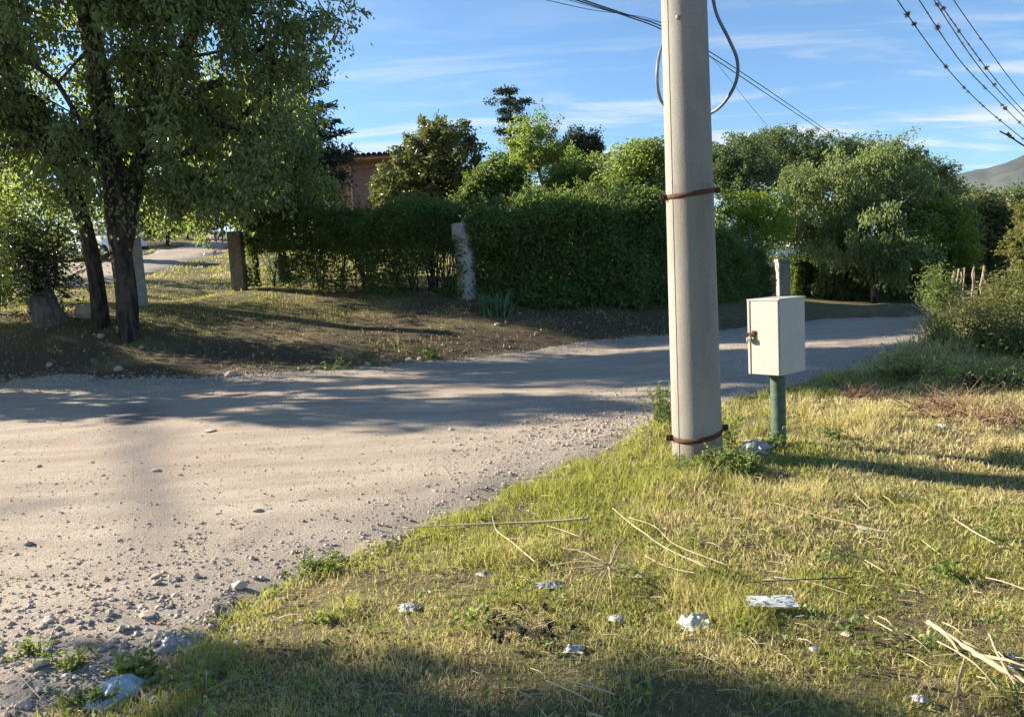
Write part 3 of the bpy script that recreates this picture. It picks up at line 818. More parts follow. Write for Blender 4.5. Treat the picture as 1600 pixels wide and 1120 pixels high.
def shrub(name, label, cat, px, py, d, rx, ry, nclus, nleaf, leaf, mat, seed, stems=8, clus_r=.18, wd=.5, group=None, lean=0., twigs=True):
    """a many stemmed bush standing at a pixel's ground point"""
    rng = np.random.default_rng(seed)
    b = G(px, py) if d is None else foot(px, d)
    k = b[1] / FPX; rx *= k; ry *= k
    root = empty(name, b); mb = MB(); tips = []
    for i in range(stems):
        a = rng.uniform(0, 6.28); rr = rng.uniform(.2, 1) * rx
        e = np.array([math.cos(a) * rr + lean * ry, math.sin(a) * rr * .7, ry * 2 * rng.uniform(.6, 1)])
        s = np.array([math.cos(a) * rx * .12, math.sin(a) * rx * .12, -.08])
        t_ = np.linspace(0, 1, 6)[:, None]; Q = s + (e - s) * t_; Q[:, :2] *= (t_ ** .35)
        Q += rng.normal(size=Q.shape) * .02 * rx
        mb.tube(Q, np.linspace(.016, .004, 6) * (.5 + rx), 4, cap=False); tips.append(Q)
    mb.build('stem', M['bark'] if twigs else M['pinktwig'], root)
    C = []
    for i in range(nclus):
        Q = tips[rng.integers(len(tips))]; q = Q[rng.integers(2, 6)] + rng.normal(size=3) * np.array([rx, rx * .7, ry]) * .22
        C.append(q)
    C = np.array(C); per = nleaf // nclus
    P = np.repeat(C, per, 0) + rng.normal(size=(nclus * per, 3)) * clus_r
    P[:, 2] = np.maximum(P[:, 2], .04)
    build_leaves('foliage', mat, root, [leaves_geo(rng, P, leaf, leaf * wd, None, .4)], (0, 0, 0))
    tag(root, label, cat, group)
    return root
shrub('glossy_shrub', 'dark glossy leaved bush standing left of the split trunk', 'shrub', 70, 500, 16.2, 78, 92, 90, 5200, .105, M['lf_gloss'], 21, 12, .24, .45)
shrub('glossy_shrub', 'twiggy half bare bush at the far left edge of the bank', 'shrub', -10, 500, 16.6, 40, 60, 40, 1200, .09, M['lf_mid'], 22, 10, .2)
shrub('background_shrub', 'pale leafy bush in shade behind the glossy bush', 'shrub', 10, 470, 19, 70, 90, 70, 4200, .11, M['lf_back'], 23, 10, .28)

# round concrete post and short stake behind the tree, pillar ending the hedge, post in the hedge
def round_post(name, label, cat, b, prof, mat, sides=20):
    mb = MB(); mb.lathe((0, 0, 0), prof + [(0.001, prof[-1][1] + .003)], sides)
    o = mb.build(name, mat, None, True); o.location = b; tag(o, label, cat); return o
b = foot(217, 17.6); h = at(207, 345, 17.6)[2] - b[2]
round_post('concrete_post', 'slender grey round concrete post close behind the split trunk', 'post', b + np.array([0, 0, -.1]), [(.15, 0), (.145, .3), (.12, h + .6)], M['concrete'])
b = foot(219, 20.5)
mb = MB(); mb.box((0, 0, .10), (.10, .10, .42), bev=.01); o = mb.build('wooden_stake', M['grey_wood']); o.location = b; tag(o, 'short weathered stake in the grass just right of the slender post', 'stake')
b = foot(374, 18.9)
mb = MB(); mb.box((0, 0, .62), (.30, .30, 1.55), bev=.015); o = mb.build('stone_pillar', plain('brown_render', (.20, .16, .115), .95, var=.3, bump=.4), None)
o.location = b; tag(o, 'brownish square pillar at the lane end of the hedge', 'pillar')
b = G(731, 466); b[1] += .1
root = empty('concrete_post', b)
mb = MB(); hp = at(726, 349, b[1])[2] - b[2]
mb.lathe((0, 0, 0), [(.235, -.15), (.232, .3), (.225, hp * .78)], 24); mb.build('shaft', M['concrete'], root, True)
mb = MB(); mb.lathe((-.02, 0, 0), [(.02, hp * .772), (.245, hp * .775), (.258, hp * .80), (.255, hp * .985), (.235, hp), (.002, hp + .004)], 24); mb.build('cap', M['concrete'], root, True)
rng = np.random.default_rng(5)
n = 420; hh = rng.uniform(.0, .82, n) * hp; a = rng.normal(3.9, .42, n); q = np.stack([np.cos(a) * .27, np.sin(a) * .27, hh], -1) + rng.normal(size=(n, 3)) * .035
build_leaves('ivy', M['lf_hedge'], root, [leaves_geo(rng, q, .07, .045)], (0, 0, 0))
tag(root, 'stout pale concrete post with a capped head set into the hedge', 'post')

# stump and rocks at the foot of the tree
b = G(78, 500)
mb = MB(); rng = np.random.default_rng(31)
for i in range(1):
    prof = [(.34, -.2), (.30, .05), (.25, .35), (.23, .52)]
    a = np.arange(16) * 2 * math.pi / 16; lob = 1 + .12 * np.sin(3 * a + 1) + .07 * np.sin(5 * a)
    V = np.concatenate([np.stack([r * lob * np.cos(a) - z_ * .35, r * lob * np.sin(a), np.full(16, z_) + (.09 * np.cos(a) if z_ > .5 else 0)], -1) for r, z_ in prof] + [np.array([[-.17, 0, .56]])])
    ii = np.arange(3)[:, None] * 16; j = np.arange(16)[None]; j2 = (j + 1) % 16
    mb.add(V, [np.stack([ii + j, ii + j2, ii + 16 + j2, ii + 16 + j], -1).reshape(-1, 4), np.stack([48 + np.arange(16), 48 + (np.arange(16) + 1) % 16, np.full(16, 64)], -1)])
o = mb.build('tree_stump', M['bark_pale'], None, True); o.location = b; tag(o, 'grey leaning tree stump on the shaded bank below the glossy bush', 'stump')

ICO = None
def rock_mesh(seed, sx, sy, sz, sub=2, rough=.22):
    import bmesh
    bm = bmesh.new(); bmesh.ops.create_icosphere(bm, subdivisions=sub, radius=1)
    r = np.random.default_rng(seed); pl = r.normal(size=(9, 3)); pl /= np.linalg.norm(pl, axis=1)[:, None]; cut = r.uniform(.55, .9, 9)
    for v in bm.verts:
        p = np.array(v.co)
        for n_, c_ in zip(pl, cut):
            dd = p @ n_
            if dd > c_: p = p - n_ * (dd - c_)
        p = p * (1 + r.normal() * rough * .15)
        v.co = Vector(p * np.array([sx, sy, sz]))
    V = np.array([v.co[:] for v in bm.verts]); F = np.array([[v.index for v in f.verts] for f in bm.faces]); bm.free()
    return V, F
def rock(px, py, wpx, label, seed, tint=.75, flat=.6, name='stone', group=None):
    b = G(px, py); k = b[1] / FPX; s = wpx * k / 2
    V, F = rock_mesh(seed, s, s * .8, s * flat)
    o = mesh_np(name, V, [F], M['stone'], None, {'tint': np.full(len(V), tint)}, False)
    o.location = b + np.array([0, s * .5, s * flat * .45]); o.rotation_euler = (0, 0, seed)
    tag(o, label, 'stone', group); return o
rock(128, 498, 40, 'dark grey boulder between the stump and the split trunk', 41, .15, .8, 'boulder')
rock(156, 528, 17, 'pale rock lying against the foot of the split trunk', 42, .5)
rock(219, 545, 13, 'small pale rock just right of the trunk foot on the bank', 43, .55)
rock(183, 580, 20, 'pale rock half buried low on the shaded bank below the trunk', 44, .45)
rock(360, 588, 26, 'flat grey rock at the foot of the bank on the road edge', 45, .45, .45)
rock(75, 573, 16, 'grey rock on the shaded bank below the stump', 46, .35)
rock(639, 565, 13, 'left one of a pair of white stones at the far road edge', 47, .95, .7)
rock(656, 564, 13, 'right one of a pair of white stones at the far road edge', 48, .95, .7)
rock(574, 572, 13, 'single white stone on the far road edge left of the pair', 49, .9, .65)
rock(490, 577, 11, 'small pale stone at the far road edge below the dry tuft', 50, .7)
rock(597, 560, 10, 'small pale stone up in the grass of the bank above the pair', 51, .7)
rock(778, 510, 14, 'grey stone on the bank beneath the strap leaved clump', 52, .4)
rock(372, 921, 27, 'squarish cream stone alone on the gravel near the grass edge', 53, .92, .62)
rock(58, 1044, 32, 'large pale rock on the gravel in the lower left corner', 54, .8, .6)
rock(35, 1110, 28, 'pale rock at the bottom edge of the gravel by the plastic bag', 55, .75, .6)
rock(228, 968, 34, 'flat grey slab of stone on the gravel between the cream stone and corner', 56, .55, .35)
rock(250, 976, 14, 'reddish bit of brick beside the flat slab on the gravel', 57, .35, .4, 'brick_fragment').data.materials[0] = plain('brick_bit', (.42, .20, .13), .9)
rock(242, 905, 24, 'flat greyish stone upslope of the cream stone on the gravel', 58, .5, .35)
rock(75, 974, 26, 'left stone of the two lumps at the gravel left edge', 59, .75, .5)
rock(103, 974, 19, 'right darker stone of the two lumps at the gravel left edge', 60, .5, .5)
rock(278, 960, 15, 'rounded grey stone on the gravel right of the flat slab', 61, .55, .5)
rock(293, 967, 10, 'little white stone on the gravel right of the rounded one', 62, .9, .5)
rock(402, 801, 17, 'dark lump on the sunny road right of the dark streak', 63, .25, .4)
rock(42, 853, 16, 'dark lump on the sunny road at far left', 64, .25, .5)
rock(325, 676, 26, 'thin flat stone in the middle of the road near the shadow edge', 65, .75, .2)
rock(242, 737, 14, 'small rough lump in the road beside the dark streak', 66, .5, .4)
rock(60, 730, 12, 'small rough lump on the road at the left', 67, .5, .4)
rock(705, 672, 14, 'pale yellow lump in the road middle near the shadow edge', 68, .85, .3)
rock(1325, 998, 20, 'tan stone half sunk in the dry grass at right', 69, .55, .5)
rock(1380, 990, 12, 'pale pebble in the dry grass right of the tan stone', 70, .8, .5)

# ------------------------------------------------------------------ hedges
def hedge(label, L, seed, nleaf, leaf, width=1.1, sparse=False, fluff=.25, nstem=40, name='hedge', mat='lf_hedge', group=None):
    rng = np.random.default_rng(seed)
    B = np.array([foot(px, d) if by is None else np.array([*at(px, by, d)[:2], 0]) for px, by, d, ty in L])
    for q in B: q[2] = gz(q[0], q[1])
    Ht = np.array([at(px, ty, d)[2] for px, by, d, ty in L]) - B[:, 2]
    seg = np.concatenate([[0], np.cumsum(np.linalg.norm(np.diff(B[:, :2], axis=0), axis=1))]); Ltot = seg[-1]
    org = B[0].copy(); root = empty(name, org)
    def place(s, w_, h):
        x = np.interp(s, seg, B[:, 0]); y = np.interp(s, seg, B[:, 1])
        tx = np.interp(s + .05, seg, B[:, 0]) - np.interp(s - .05, seg, B[:, 0]); ty_ = np.interp(s + .05, seg, B[:, 1]) - np.interp(s - .05, seg, B[:, 1])
        n_ = np.hypot(tx, ty_) + 1e-9; nx, ny = -ty_ / n_, tx / n_
        x = x + nx * w_; y = y + ny * w_
        return np.stack([x, y, H(x, y) + h], -1)
    n = nleaf
    s = rng.uniform(0, Ltot, n); hmax = np.interp(s, seg, Ht)
    hmax = hmax * (1 + (fbm(s, s * 0, .9, seed, 3) - .5) * .42)
    u = rng.uniform(0, 1, n)
    face = rng.uniform(0, 1, n)
    w_ = np.where(face < .5, rng.normal(.10, .10, n), np.where(face < .68, rng.normal(width, .12, n), rng.uniform(0.05, width, n)))
    h = np.where(face > .80, hmax * rng.normal(.98, .045, n), hmax * (1 - (1 - u) ** 1.0 * .97))
    w_ = w_ + (fbm(s, h, 1.1, seed + 3, 3) - .5) * .85 + .22 * (1 - np.clip(h / hmax, 0, 1)) * (0 if sparse else -.6) - .12
    keep = np.ones(n, bool)
    if sparse:
        f = h / hmax; gap = fbm(s, h * 1.2, 1.3, seed + 9, 3)
        keep = rng.uniform(0, 1, n) < np.where(f > .52, 1, np.clip((f - .05) / .47, 0, 1) ** 1.2 * .6 + .42) * np.where(f < .5, smooth(.36, .56, gap) * 1.2, 1)
    P = place(s[keep], w_[keep], h[keep]); m = len(P)
    tint = np.clip(.5 * fbm(s[keep], h[keep] * 2, 1.5, seed + 5, 3) + .6 * rng.beta(2, 2, m) - .05, 0, 1)
    geo = [leaves_geo(rng, P, leaf, leaf * .5, None, .3, tint=tint)]
    # loose sprays standing out of the top
    ns = int(Ltot * 30); ss = rng.uniform(0, Ltot, ns); mb = MB()
    base = place(ss, rng.uniform(0, width, ns), np.interp(ss, seg, Ht) * .93)
    for q in base:
        ln = rng.uniform(.15, 1) * fluff * 2; dv = np.array([rng.normal(0, .35), rng.normal(0, .35), 1.0]); dv /= np.linalg.norm(dv)
        k = rng.uniform(0, 1, 16)[:, None]; p = q + dv * ln * k + rng.normal(size=(16, 3)) * .03
        geo.append(leaves_geo(rng, p, leaf * .9, leaf * .45, np.tile(dv, (16, 1))))
        mb.tube([q - org - dv * .2, q - org + dv * ln], [.006, .003], 3, cap=False)
    for i in range(nstem):
        s0 = rng.uniform(0, Ltot); hm = np.interp(s0, seg, Ht)
        for k in range(rng.integers(2, 5)):
            hs_ = np.array([-.08, .15, .45, .8]) * hm
            pt = place(s0 + np.array([0, .03, .1, .22]) * rng.normal(0, 1.6), np.full(4, width * .45) + np.array([0, .0, .05, .1]) * rng.normal(0, 2), hs_)
            mb.tube(pt + rng.normal(size=(4, 3)) * .015 - org, np.array([.017, .014, .010, .006]) * rng.uniform(.6, 1.2), 4, cap=False)
        if sparse:
            for k in range(5):
                a0 = place(np.array([s0]), np.array([width * .45]), np.array([hm * rng.uniform(.1, .5)]))[0]
                mb.tube([a0 - org, a0 - org + rng.normal(size=3) * np.array([.3, .2, .25])], [.007, .003], 3, cap=False)
    mb.build('stem', M['bark'], root)
    build_leaves('foliage', M[mat], root, geo, org)
    tag(root, label, 'hedge', group)
hedge('left stretch of hedge with thin bare lower stems between pillar and stout post', [(383, 450, 19.0, 346), (500, 456, 18.3, 340), (620, 460, 17.8, 336), (712, 464, 17.3, 330)], 51, 60000, .08, 1.0, True, .3, 30)
hedge('dense dark green hedge running right from the stout post behind the utility pole', [(740, 466, 17.2, 330), (850, 476, 16.8, 326), (950, 474, 17.0, 328), (1040, 470, 17.8, 333), (1110, 467, 20.5, 362), (1192, 466, 24.5, 398)], 52, 114000, .10, 1.2, False, .36, 30)
hedge('dark clipped hedge right of the far gate post above the white cabinet', [(1236, 468, 28, 410), (1330, 470, 29, 418), (1430, 472, 30.5, 425)], 53, 32000, .13, 1.2, False, .2, 14)

# gate at the far end of the hedge
b = foot(1223, 27.6)
root = empty('gate_post', b); hp = at(1221, 407, 27.6)[2] - b[2]
mb = MB(); mb.box((0, 0, hp * .45), (.40, .40, hp * 1.05), bev=.02); mb.build('shaft', M['concrete'], root)
mb = MB(); mb.box((0, 0, hp * 1.0), (.46, .46, .12), bev=.03); mb.build('cap', M['concrete'], root)
tag(root, 'square grey concrete gate post behind the white cabinet', 'post')
b = foot(1203, 27.9); root = empty('wooden_gate', b)
src = None
for i in range(4):
    mb = MB(); mb.box((0, 0, .52), (.17, .03, 1.05 + .05 * (i % 2)), bev=.006)
    if src is None: src = mb.build('board', M['grey_wood'], root); o = src
    else: o = src.copy(); COL.objects.link(o); o.parent = root
    o.location = (-.30 + .2 * i, 0, .01 * i)
for z_ in (.25, .85):
    mb = MB(); mb.box((0, .032, z_), (.82, .03, .08), bev=.006); mb.build('rail', M['grey_wood'], root)
tag(root, 'grey weathered board gate leaning beside the far gate post', 'gate')

# ------------------------------------------------------------------ brick house
dH = 40.0
a0 = at(549, 300, dH); a1 = at(700, 300, dH); ztop = at(575, 254, dH)[2]; zg = gz(a0[0], dH)
root = empty('brick_house', (a0[0], dH, zg)); w_ = a1[0] - a0[0]; hh = ztop - zg
mb = MB(); mb.box((w_ / 2, 3.0, hh / 2 - .3), (w_, 6.0, hh + .6)); mb.build('wall', M['brick'], root)
mb = MB(); mb.box((-1.1, 3.6, hh / 2 - .3), (2.16, 4.8, hh + .6)); mb.build('porch_wall', M['brick'], root)
mb = MB(); mb.box((-.14, -.02, hh / 2 - .3), (.22, .22, hh + .56), bev=.01); mb.build('timber_pillar', M['timber'], root)
mb = MB(); mb.box((.03, -.06, hh / 2 - .3), (.10, .10, hh + .5), bev=.01); mb.build('door_frame', plain('pale_timber', (.50, .30, .20), .6), root)
mb = MB(); mb.box((-1.1, -.05, hh - .30), (2.2, .12, .34), bev=.01); mb.build('lintel', M['timber'], root)
fr = MB(); fr.box((-1.35, 1.16, hh * .52), (.95, .08, 1.25), bev=.01); f = fr.build('window', M['timber'], root)
pn = MB(); pn.box((-1.35, 1.10, hh * .52), (.78, .03, 1.08)); pn.build('pane', plain('window_pane', (.5, .52, .5), .15, spec=.8), f)
mb = MB(); mb.box((w_ / 2 - 1.2, 2.7, hh + .05), (w_ + 3.4, 7.4, .10)); mb.build('eave', M['timber'], root)
mb = MB(); mb.box((w_ / 2 - 1.2, 2.9, hh + .17), (w_ + 3.5, 7.6, .10)); rf = mb.build('roof', M['roof'], root)
# the row of barrel tiles on the eave edge
tm = MB(); a = np.linspace(0, math.pi, 7); r_ = .12
V = np.concatenate([np.stack([r_ * np.cos(a), np.full(7, y_), r_ * np.sin(a) * .9], -1) for y_ in (-.3, .6)])
ii = np.arange(6); tm.add(V, [np.stack([ii, ii + 1, ii + 8, ii + 7], -1)])
tsrc = None; nt = int((w_ + 3.4) / .27)
for i in range(nt):
    if tsrc is None: tsrc = tm.build('roof_tile', M['roof'], rf); o = tsrc
    else: o = tsrc.copy(); COL.objects.link(o); o.parent = rf
    o.location = (-2.85 + .27 * i, -.80, hh + .215)
tag(root, 'low red brown brick house with a tiled eave behind the left hedge', 'house')

# ------------------------------------------------------------------ trees behind the hedge
tree('magnolia_tree', 'rounded dense tree with leathery leaves in front of the brick house', 'tree', foot(672, 28),
     lobes_px(28, [(690, 255, 62, 55), (655, 285, 62, 55), (718, 280, 42, 45), (625, 310, 40, 32), (690, 320, 60, 30), (668, 225, 35, 28)]), 210, 26000, .15, M['lf_magnolia'], M['bark'], 61, r_base=.16, clus_r=.30, shell=.8)
# the tall thin araucaria: tiers of boughs
rng = np.random.default_rng(62); dA = 62.0; C = []
for (px, py, rx, ry, k) in [(797, 146, 18, 6, 6), (785, 158, 17, 5, 6), (810, 160, 17, 6, 6), (798, 172, 17, 7, 6), (788, 188, 12, 6, 4), (812, 186, 11, 7, 4), (800, 205, 12, 8, 4), (786, 205, 10, 6, 3), (806, 222, 14, 9, 5), (795, 240, 14, 9, 5), (788, 260, 20, 12, 6), (810, 262, 16, 14, 5), (800, 285, 26, 15, 6)]:
    for i in range(k): C.append(at(px + rng.uniform(-1, 1) * rx, py + rng.normal() * ry * .45, dA + rng.normal() * .5))
tree('araucaria_tree', 'tall thin dark conifer rising above all the trees left of the utility pole', 'tree', foot(802, dA), lobes_px(dA, [(798, 200, 20, 60)]), 0, 7000, .22, M['lf_pine'], M['bark'], 63,
     trunks=[np.array([foot(802, dA), at(801, 330, dA), at(800, 260, dA), at(798, 200, dA), at(797, 143, dA)])], r_base=.24, clus_r=.26, flat=.45, clusters=np.array(C), wd=.4)
tree('acacia_tree', 'light feathery green tree on a thin forked trunk before the tall conifer', 'tree', foot(858, 30),
     lobes_px(30, [(822, 215, 32, 24), (850, 205, 22, 18), (838, 240, 38, 22), (868, 245, 25, 20), (815, 262, 25, 14)]), 90, 9500, .12, M['lf_light'], M['bark_pale'], 64,
     trunks=[np.array([foot(862, 30), at(856, 330, 30), at(848, 290, 30), at(838, 250, 30), at(832, 215, 30)]), np.array([at(848, 290, 30), at(868, 255, 30), at(860, 215, 30)])], r_base=.10, clus_r=.33, shell=.4)
tree('pine_tree', 'dark round topped pine far behind the light feathery tree', 'tree', foot(908, 58), lobes_px(58, [(910, 228, 24, 14), (902, 242, 26, 14), (925, 240, 14, 12)]), 60, 12000, .2, M['lf_pine'], M['bark'], 65, r_base=.2, clus_r=.6)
tree('garden_tree', 'mid green tree filling the gap right of the rounded tree', 'tree', foot(775, 26), lobes_px(26, [(770, 285, 42, 34), (745, 300, 36, 30), (800, 300, 32, 26)]), 100, 12000, .12, M['lf_mid'], M['bark'], 66, r_base=.1, clus_r=.3)
tree('garden_tree', 'bushy green tree below the dark round pine', 'tree', foot(905, 27), lobes_px(27, [(900, 280, 46, 36), (935, 285, 34, 36), (870, 305, 40, 26)]), 110, 13000, .12, M['lf_light'], M['bark'], 67, r_base=.1, clus_r=.3)
tree('garden_tree', 'pale layered locust tree standing just left of the utility pole', 'tree', foot(1005, 25), lobes_px(25, [(1000, 245, 40, 24), (1030, 260, 40, 34), (985, 280, 40, 24), (1015, 310, 46, 26), (960, 262, 20, 20)]), 120, 12000, .12, M['lf_light'], M['bark_pale'], 68, r_base=.1, clus_r=.28, flat=.5)
tree('garden_tree', 'darker bushy tree between hedge top and pale locust', 'tree', foot(955, 23.5), lobes_px(23.5, [(955, 312, 46, 24), (1000, 322, 40, 20), (850, 318, 46, 20)]), 80, 8000, .11, M['lf_mid'], M['bark'], 69, r_base=.08, clus_r=.3)
for i, (px, L, lb) in enumerate([(800, [(790, 375, 60, 40), (840, 360, 40, 36)], 'leafy garden bush hidden behind the hedge right of the stout post'), (905, [(900, 375, 60, 42), (950, 365, 50, 40)], 'leafy garden bush hidden behind the middle of the dense hedge'), (1010, [(1010, 372, 60, 42), (1075, 385, 60, 40)], 'leafy garden bush hidden behind the hedge at the utility pole')]):
    tree('garden_bush', lb, 'bush', foot(px, 21.5), lobes_px(21.5, L, 1.0), 70, 8000, .12, M['lf_mid'], M['bark'], 170 + i, r_base=.05, clus_r=.28)
for i, (px, d, L, lb) in enumerate([
    (1160, 52, [(1150, 255, 42, 36), (1170, 285, 50, 30), (1125, 275, 30, 40)], 'dark green wood edge tree just right of the utility pole'),
    (1235, 56, [(1230, 235, 50, 26), (1268, 225, 30, 22), (1250, 265, 60, 34)], 'tallest dark tree of the far group right of the utility pole'),
    (1330, 58, [(1320, 245, 40, 20), (1350, 242, 22, 18), (1300, 260, 40, 24)], 'lower dark tree far behind the wide soft tree'),
    (1195, 70, [(1190, 235, 34, 20), (1210, 222, 18, 14)], 'thin topped tree at the back of the far dark group')]):
    tree('wood_tree', lb, 'tree', foot(px, d), lobes_px(d, L), 150, 17000, .19, M['lf_dark'], M['bark'], 70 + i, r_base=.22, clus_r=.55, group='dark trees behind the wide soft tree')
# bare twigs on the back tree
tree('roadside_tree', 'wide soft grey green tree leaning over the far end of the road', 'tree', foot(1366, 25.5),
     lobes_px(28, [(1310, 290, 90, 45), (1270, 340, 66, 44), (1390, 290, 80, 45), (1430, 330, 62, 50), (1340, 350, 90, 55), (1400, 375, 70, 42), (1290, 385, 46, 26), (1350, 262, 70, 26), (1230, 335, 40, 34), (1425, 405, 40, 26), (1345, 405, 60, 26), (1300, 425, 50, 24), (1390, 430, 60, 26), (1445, 425, 40, 26), (1350, 370, 80, 50, -1.8), (1400, 400, 50, 36, -2.2)]), 400, 60000, .13, M['lf_soft'], M['bark'], 81,
     trunks=[np.array([foot(1366, 25.5) - [0, 0, .1], at(1366, 440, 25.5), at(1364, 400, 25.7), at(1355, 350, 26.5), at(1345, 300, 27.5), at(1340, 265, 28)]), np.array([at(1364, 400, 25.7), at(1400, 350, 27), at(1420, 310, 28)]), np.array([at(1355, 350, 26.5), at(1300, 330, 27.5), at(1250, 330, 28)])], r_base=.12, clus_r=.40, hang=.3, shell=.6)
tree('sapling_tree', 'small yellow green tree over the hedge between utility pole and soft tree', 'tree', foot(1180, 24.2),
     lobes_px(25.5, [(1165, 318, 38, 20), (1150, 340, 34, 22), (1195, 340, 30, 26), (1180, 362, 36, 16), (1160, 308, 24, 10), (1170, 378, 50, 26)]), 80, 7500, .12, M['lf_yellow'], M['bark_pale'], 82,
     trunks=[np.array([foot(1181, 23.6) - [0, 0, .1], at(1178, 420, 23.6), at(1172, 380, 24.4), at(1168, 330, 25.2)])], r_base=.05, clus_r=.26, flat=.5)
tree('roadside_tree', 'thin crowned tree with loose upright sprays far behind at the right', 'tree', foot(1440, 44), lobes_px(44, [(1415, 268, 40, 20), (1445, 285, 36, 24), (1465, 280, 18, 12), (1400, 256, 24, 14), (1478, 305, 22, 20)]), 120, 14000, .16, M['lf_soft'], M['bark'], 83, r_base=.2, clus_r=.55)
tree('roadside_tree', 'bright green tree between the soft tree and the dark evergreen', 'tree', foot(1475, 27), lobes_px(27, [(1470, 345, 38, 30), (1450, 390, 46, 34), (1490, 385, 30, 32), (1496, 350, 22, 20)]), 110, 12000, .13, M['lf_yellow'], M['bark'], 84, r_base=.1, clus_r=.35)
tree('evergreen_tree', 'large dark evergreen with brownish top at the right below the mountain', 'tree', foot(1535, 29), lobes_px(29, [(1528, 342, 44, 28), (1556, 368, 32, 42), (1520, 385, 46, 42), (1540, 325, 24, 12), (1500, 410, 40, 30), (1565, 405, 30, 30)]), 220, 26000, .15, M['lf_magnolia'], M['bark'], 85, r_base=.2, clus_r=.36, shell=.8)
tree('thuja_tree', 'rounded olive conifer cut by the right edge of the picture', 'tree', foot(1612, 19), lobes_px(19, [(1616, 352, 30, 34), (1608, 385, 24, 28), (1622, 325, 18, 16), (1632, 400, 38, 38)]), 160, 15000, .09, M['lf_shrub'], M['bark'], 86, r_base=.08, clus_r=.18, shell=.85)
tree('far_tree', 'hazy dark tree at the foot of the mountain', 'tree', foot(1580, 120), lobes_px(120, [(1575, 312, 26, 8), (1540, 312, 40, 8), (1610, 315, 30, 8), (1500, 308, 30, 8)]), 40, 4000, .6, M['lf_dark'], M['bark'], 87, r_base=.3, clus_r=1.6)

# ------------------------------------------------------------------ cars glimpsed through the leaves, tank
def make_car():
    root = empty('parked_car', (0, 0, 0))
    import bmesh
    def loft(secs, name, mat, par, bev=.05):
        bm = bmesh.new(); rings = []
        for x, pts in secs: rings.append([bm.verts.new((x, y, z)) for y, z in pts])
        for a, b_ in zip(rings[:-1], rings[1:]):
            for i in range(len(a)): bm.faces.new((a[i], a[(i + 1) % len(a)], b_[(i + 1) % len(a)], b_[i]))
        bm.faces.new(rings[0][::-1]); bm.faces.new(rings[-1])
        bmesh.ops.recalc_face_normals(bm, faces=bm.faces[:])
        mb = MB(); mb.addbm(bm); return mb.build(name, mat, par, True)
    def sec(w_, z0, z1, ins=.08):
        h_ = w_ / 2
        return [(-h_ + .05, z0), (-h_, z0 + .12), (-h_, z0 + (z1 - z0) * .6), (-h_ + ins, z1 - .03), (-h_ + ins + .1, z1), (h_ - ins - .1, z1), (h_ - ins, z1 - .03), (h_, z0 + (z1 - z0) * .6), (h_, z0 + .12), (h_ - .05, z0)]
    loft([(-2.05, sec(1.45, .35, .75)), (-1.95, sec(1.62, .24, .92)), (-1.2, sec(1.7, .2, .98)), (.6, sec(1.72, .2, .96)), (1.5, sec(1.68, .2, .88)), (1.95, sec(1.58, .24, .74)), (2.05, sec(1.4, .35, .6))], 'body', M['car_white'], root)
    loft([(-1.95, sec(1.40, .93, .96, .05)), (-1.6, sec(1.44, .93, 1.40, .16)), (-1.0, sec(1.46, .93, 1.5, .18)), (.1, sec(1.46, .93, 1.49, .18)), (.55, sec(1.44, .93, 1.30, .16)), (1.05, sec(1.42, .9, .95, .05))], 'cabin', M['car_white'], root)
    for s in (-1, 1):
        mb = MB(); mb.add([(-1.5, s * .728, 1.0), (-.45, s * .735, 1.0), (-.45, s * .665, 1.38), (-1.35, s * .665, 1.36)], [[(0, 1, 2, 3)]]); mb.add([(-.38, s * .735, 1.0), (.62, s * .728, 1.0), (.2, s * .665, 1.38), (-.38, s * .665, 1.38)], [[(0, 1, 2, 3)]])
        mb.build('side_window', M['car_glass'], root)
    mb = MB(); mb.add([(-1.96, -.58, 1.0), (-1.96, .58, 1.0), (-1.66, .52, 1.38), (-1.66, -.52, 1.38)], [[(0, 1, 2, 3)]]); mb.build('rear_window', M['car_glass'], root)
    for s in (-1, 1):
        mb = MB(); mb.box((-2.0, s * .62, .78), (.1, .2, .16), bev=.02); mb.build('tail_lamp', M['tail'], root)
        for x in (-1.25, 1.3):
            tm = MB(); a = [(.18, -.09), (.29, -.09), (.31, -.05), (.31, .05), (.29, .09), (.18, .09)]
            tm.lathe((0, 0, 0), [(r, z) for r, z in a], 18); wl_ = tm.build('wheel', M['rubber'], root, True); wl_.location = (x, s * .78, .31); wl_.rotation_euler = (R(90), 0, 0)
            hm = MB(); hm.lathe((0, 0, 0), [(.001, -.06), (.18, -.08), (.18, .08), (.001, .06)], 14); hm.build('rim', M['steel'], wl_, True)
    mb = MB(); mb.box((-2.05, 0, .42), (.1, 1.5, .16), bev=.03); mb.build('bumper', M['rubber'], root)
    return root
car = make_car()
b = foot(156, 33); car.location = b; car.rotation_euler = (0, 0, R(160))
tag(car, 'white parked car mostly hidden behind the slender post by the lane', 'car', 'white cars half hidden by leaves')
c2 = copy_tree(car); c2.location = foot(1188, 33) + np.array([0, 0, -.0]); zt = at(1188, 372, 33)[2]; c2.location.z = max(gz(c2.location.x, 33), zt - 1.5); c2.rotation_euler = (0, 0, R(20))
c2['label'] = 'white car glimpsed over the hedge behind the far gate'
c3 = copy_tree(car); c3.location = foot(1262, 36); c3.location.z = max(gz(c3.location.x, 36), at(1262, 381, 36)[2] - 1.5); c3.rotation_euler = (0, 0, R(5))
c3['label'] = 'white car glimpsed under the wide soft tree'
b = foot(1124, 30); zt = at(1124, 337, 30)[2]
root = empty('water_tank', b)
mb = MB(); mb.lathe((0, 0, 0), [(.34, zt - b[2] - .75), (.36, zt - b[2] - .7), (.36, zt - b[2] - .2), (.28, zt - b[2] - .05), (.1, zt - b[2]), (.001, zt - b[2] + .01)], 20); mb.build('tank', M['tank'], root, True)
mb = MB()
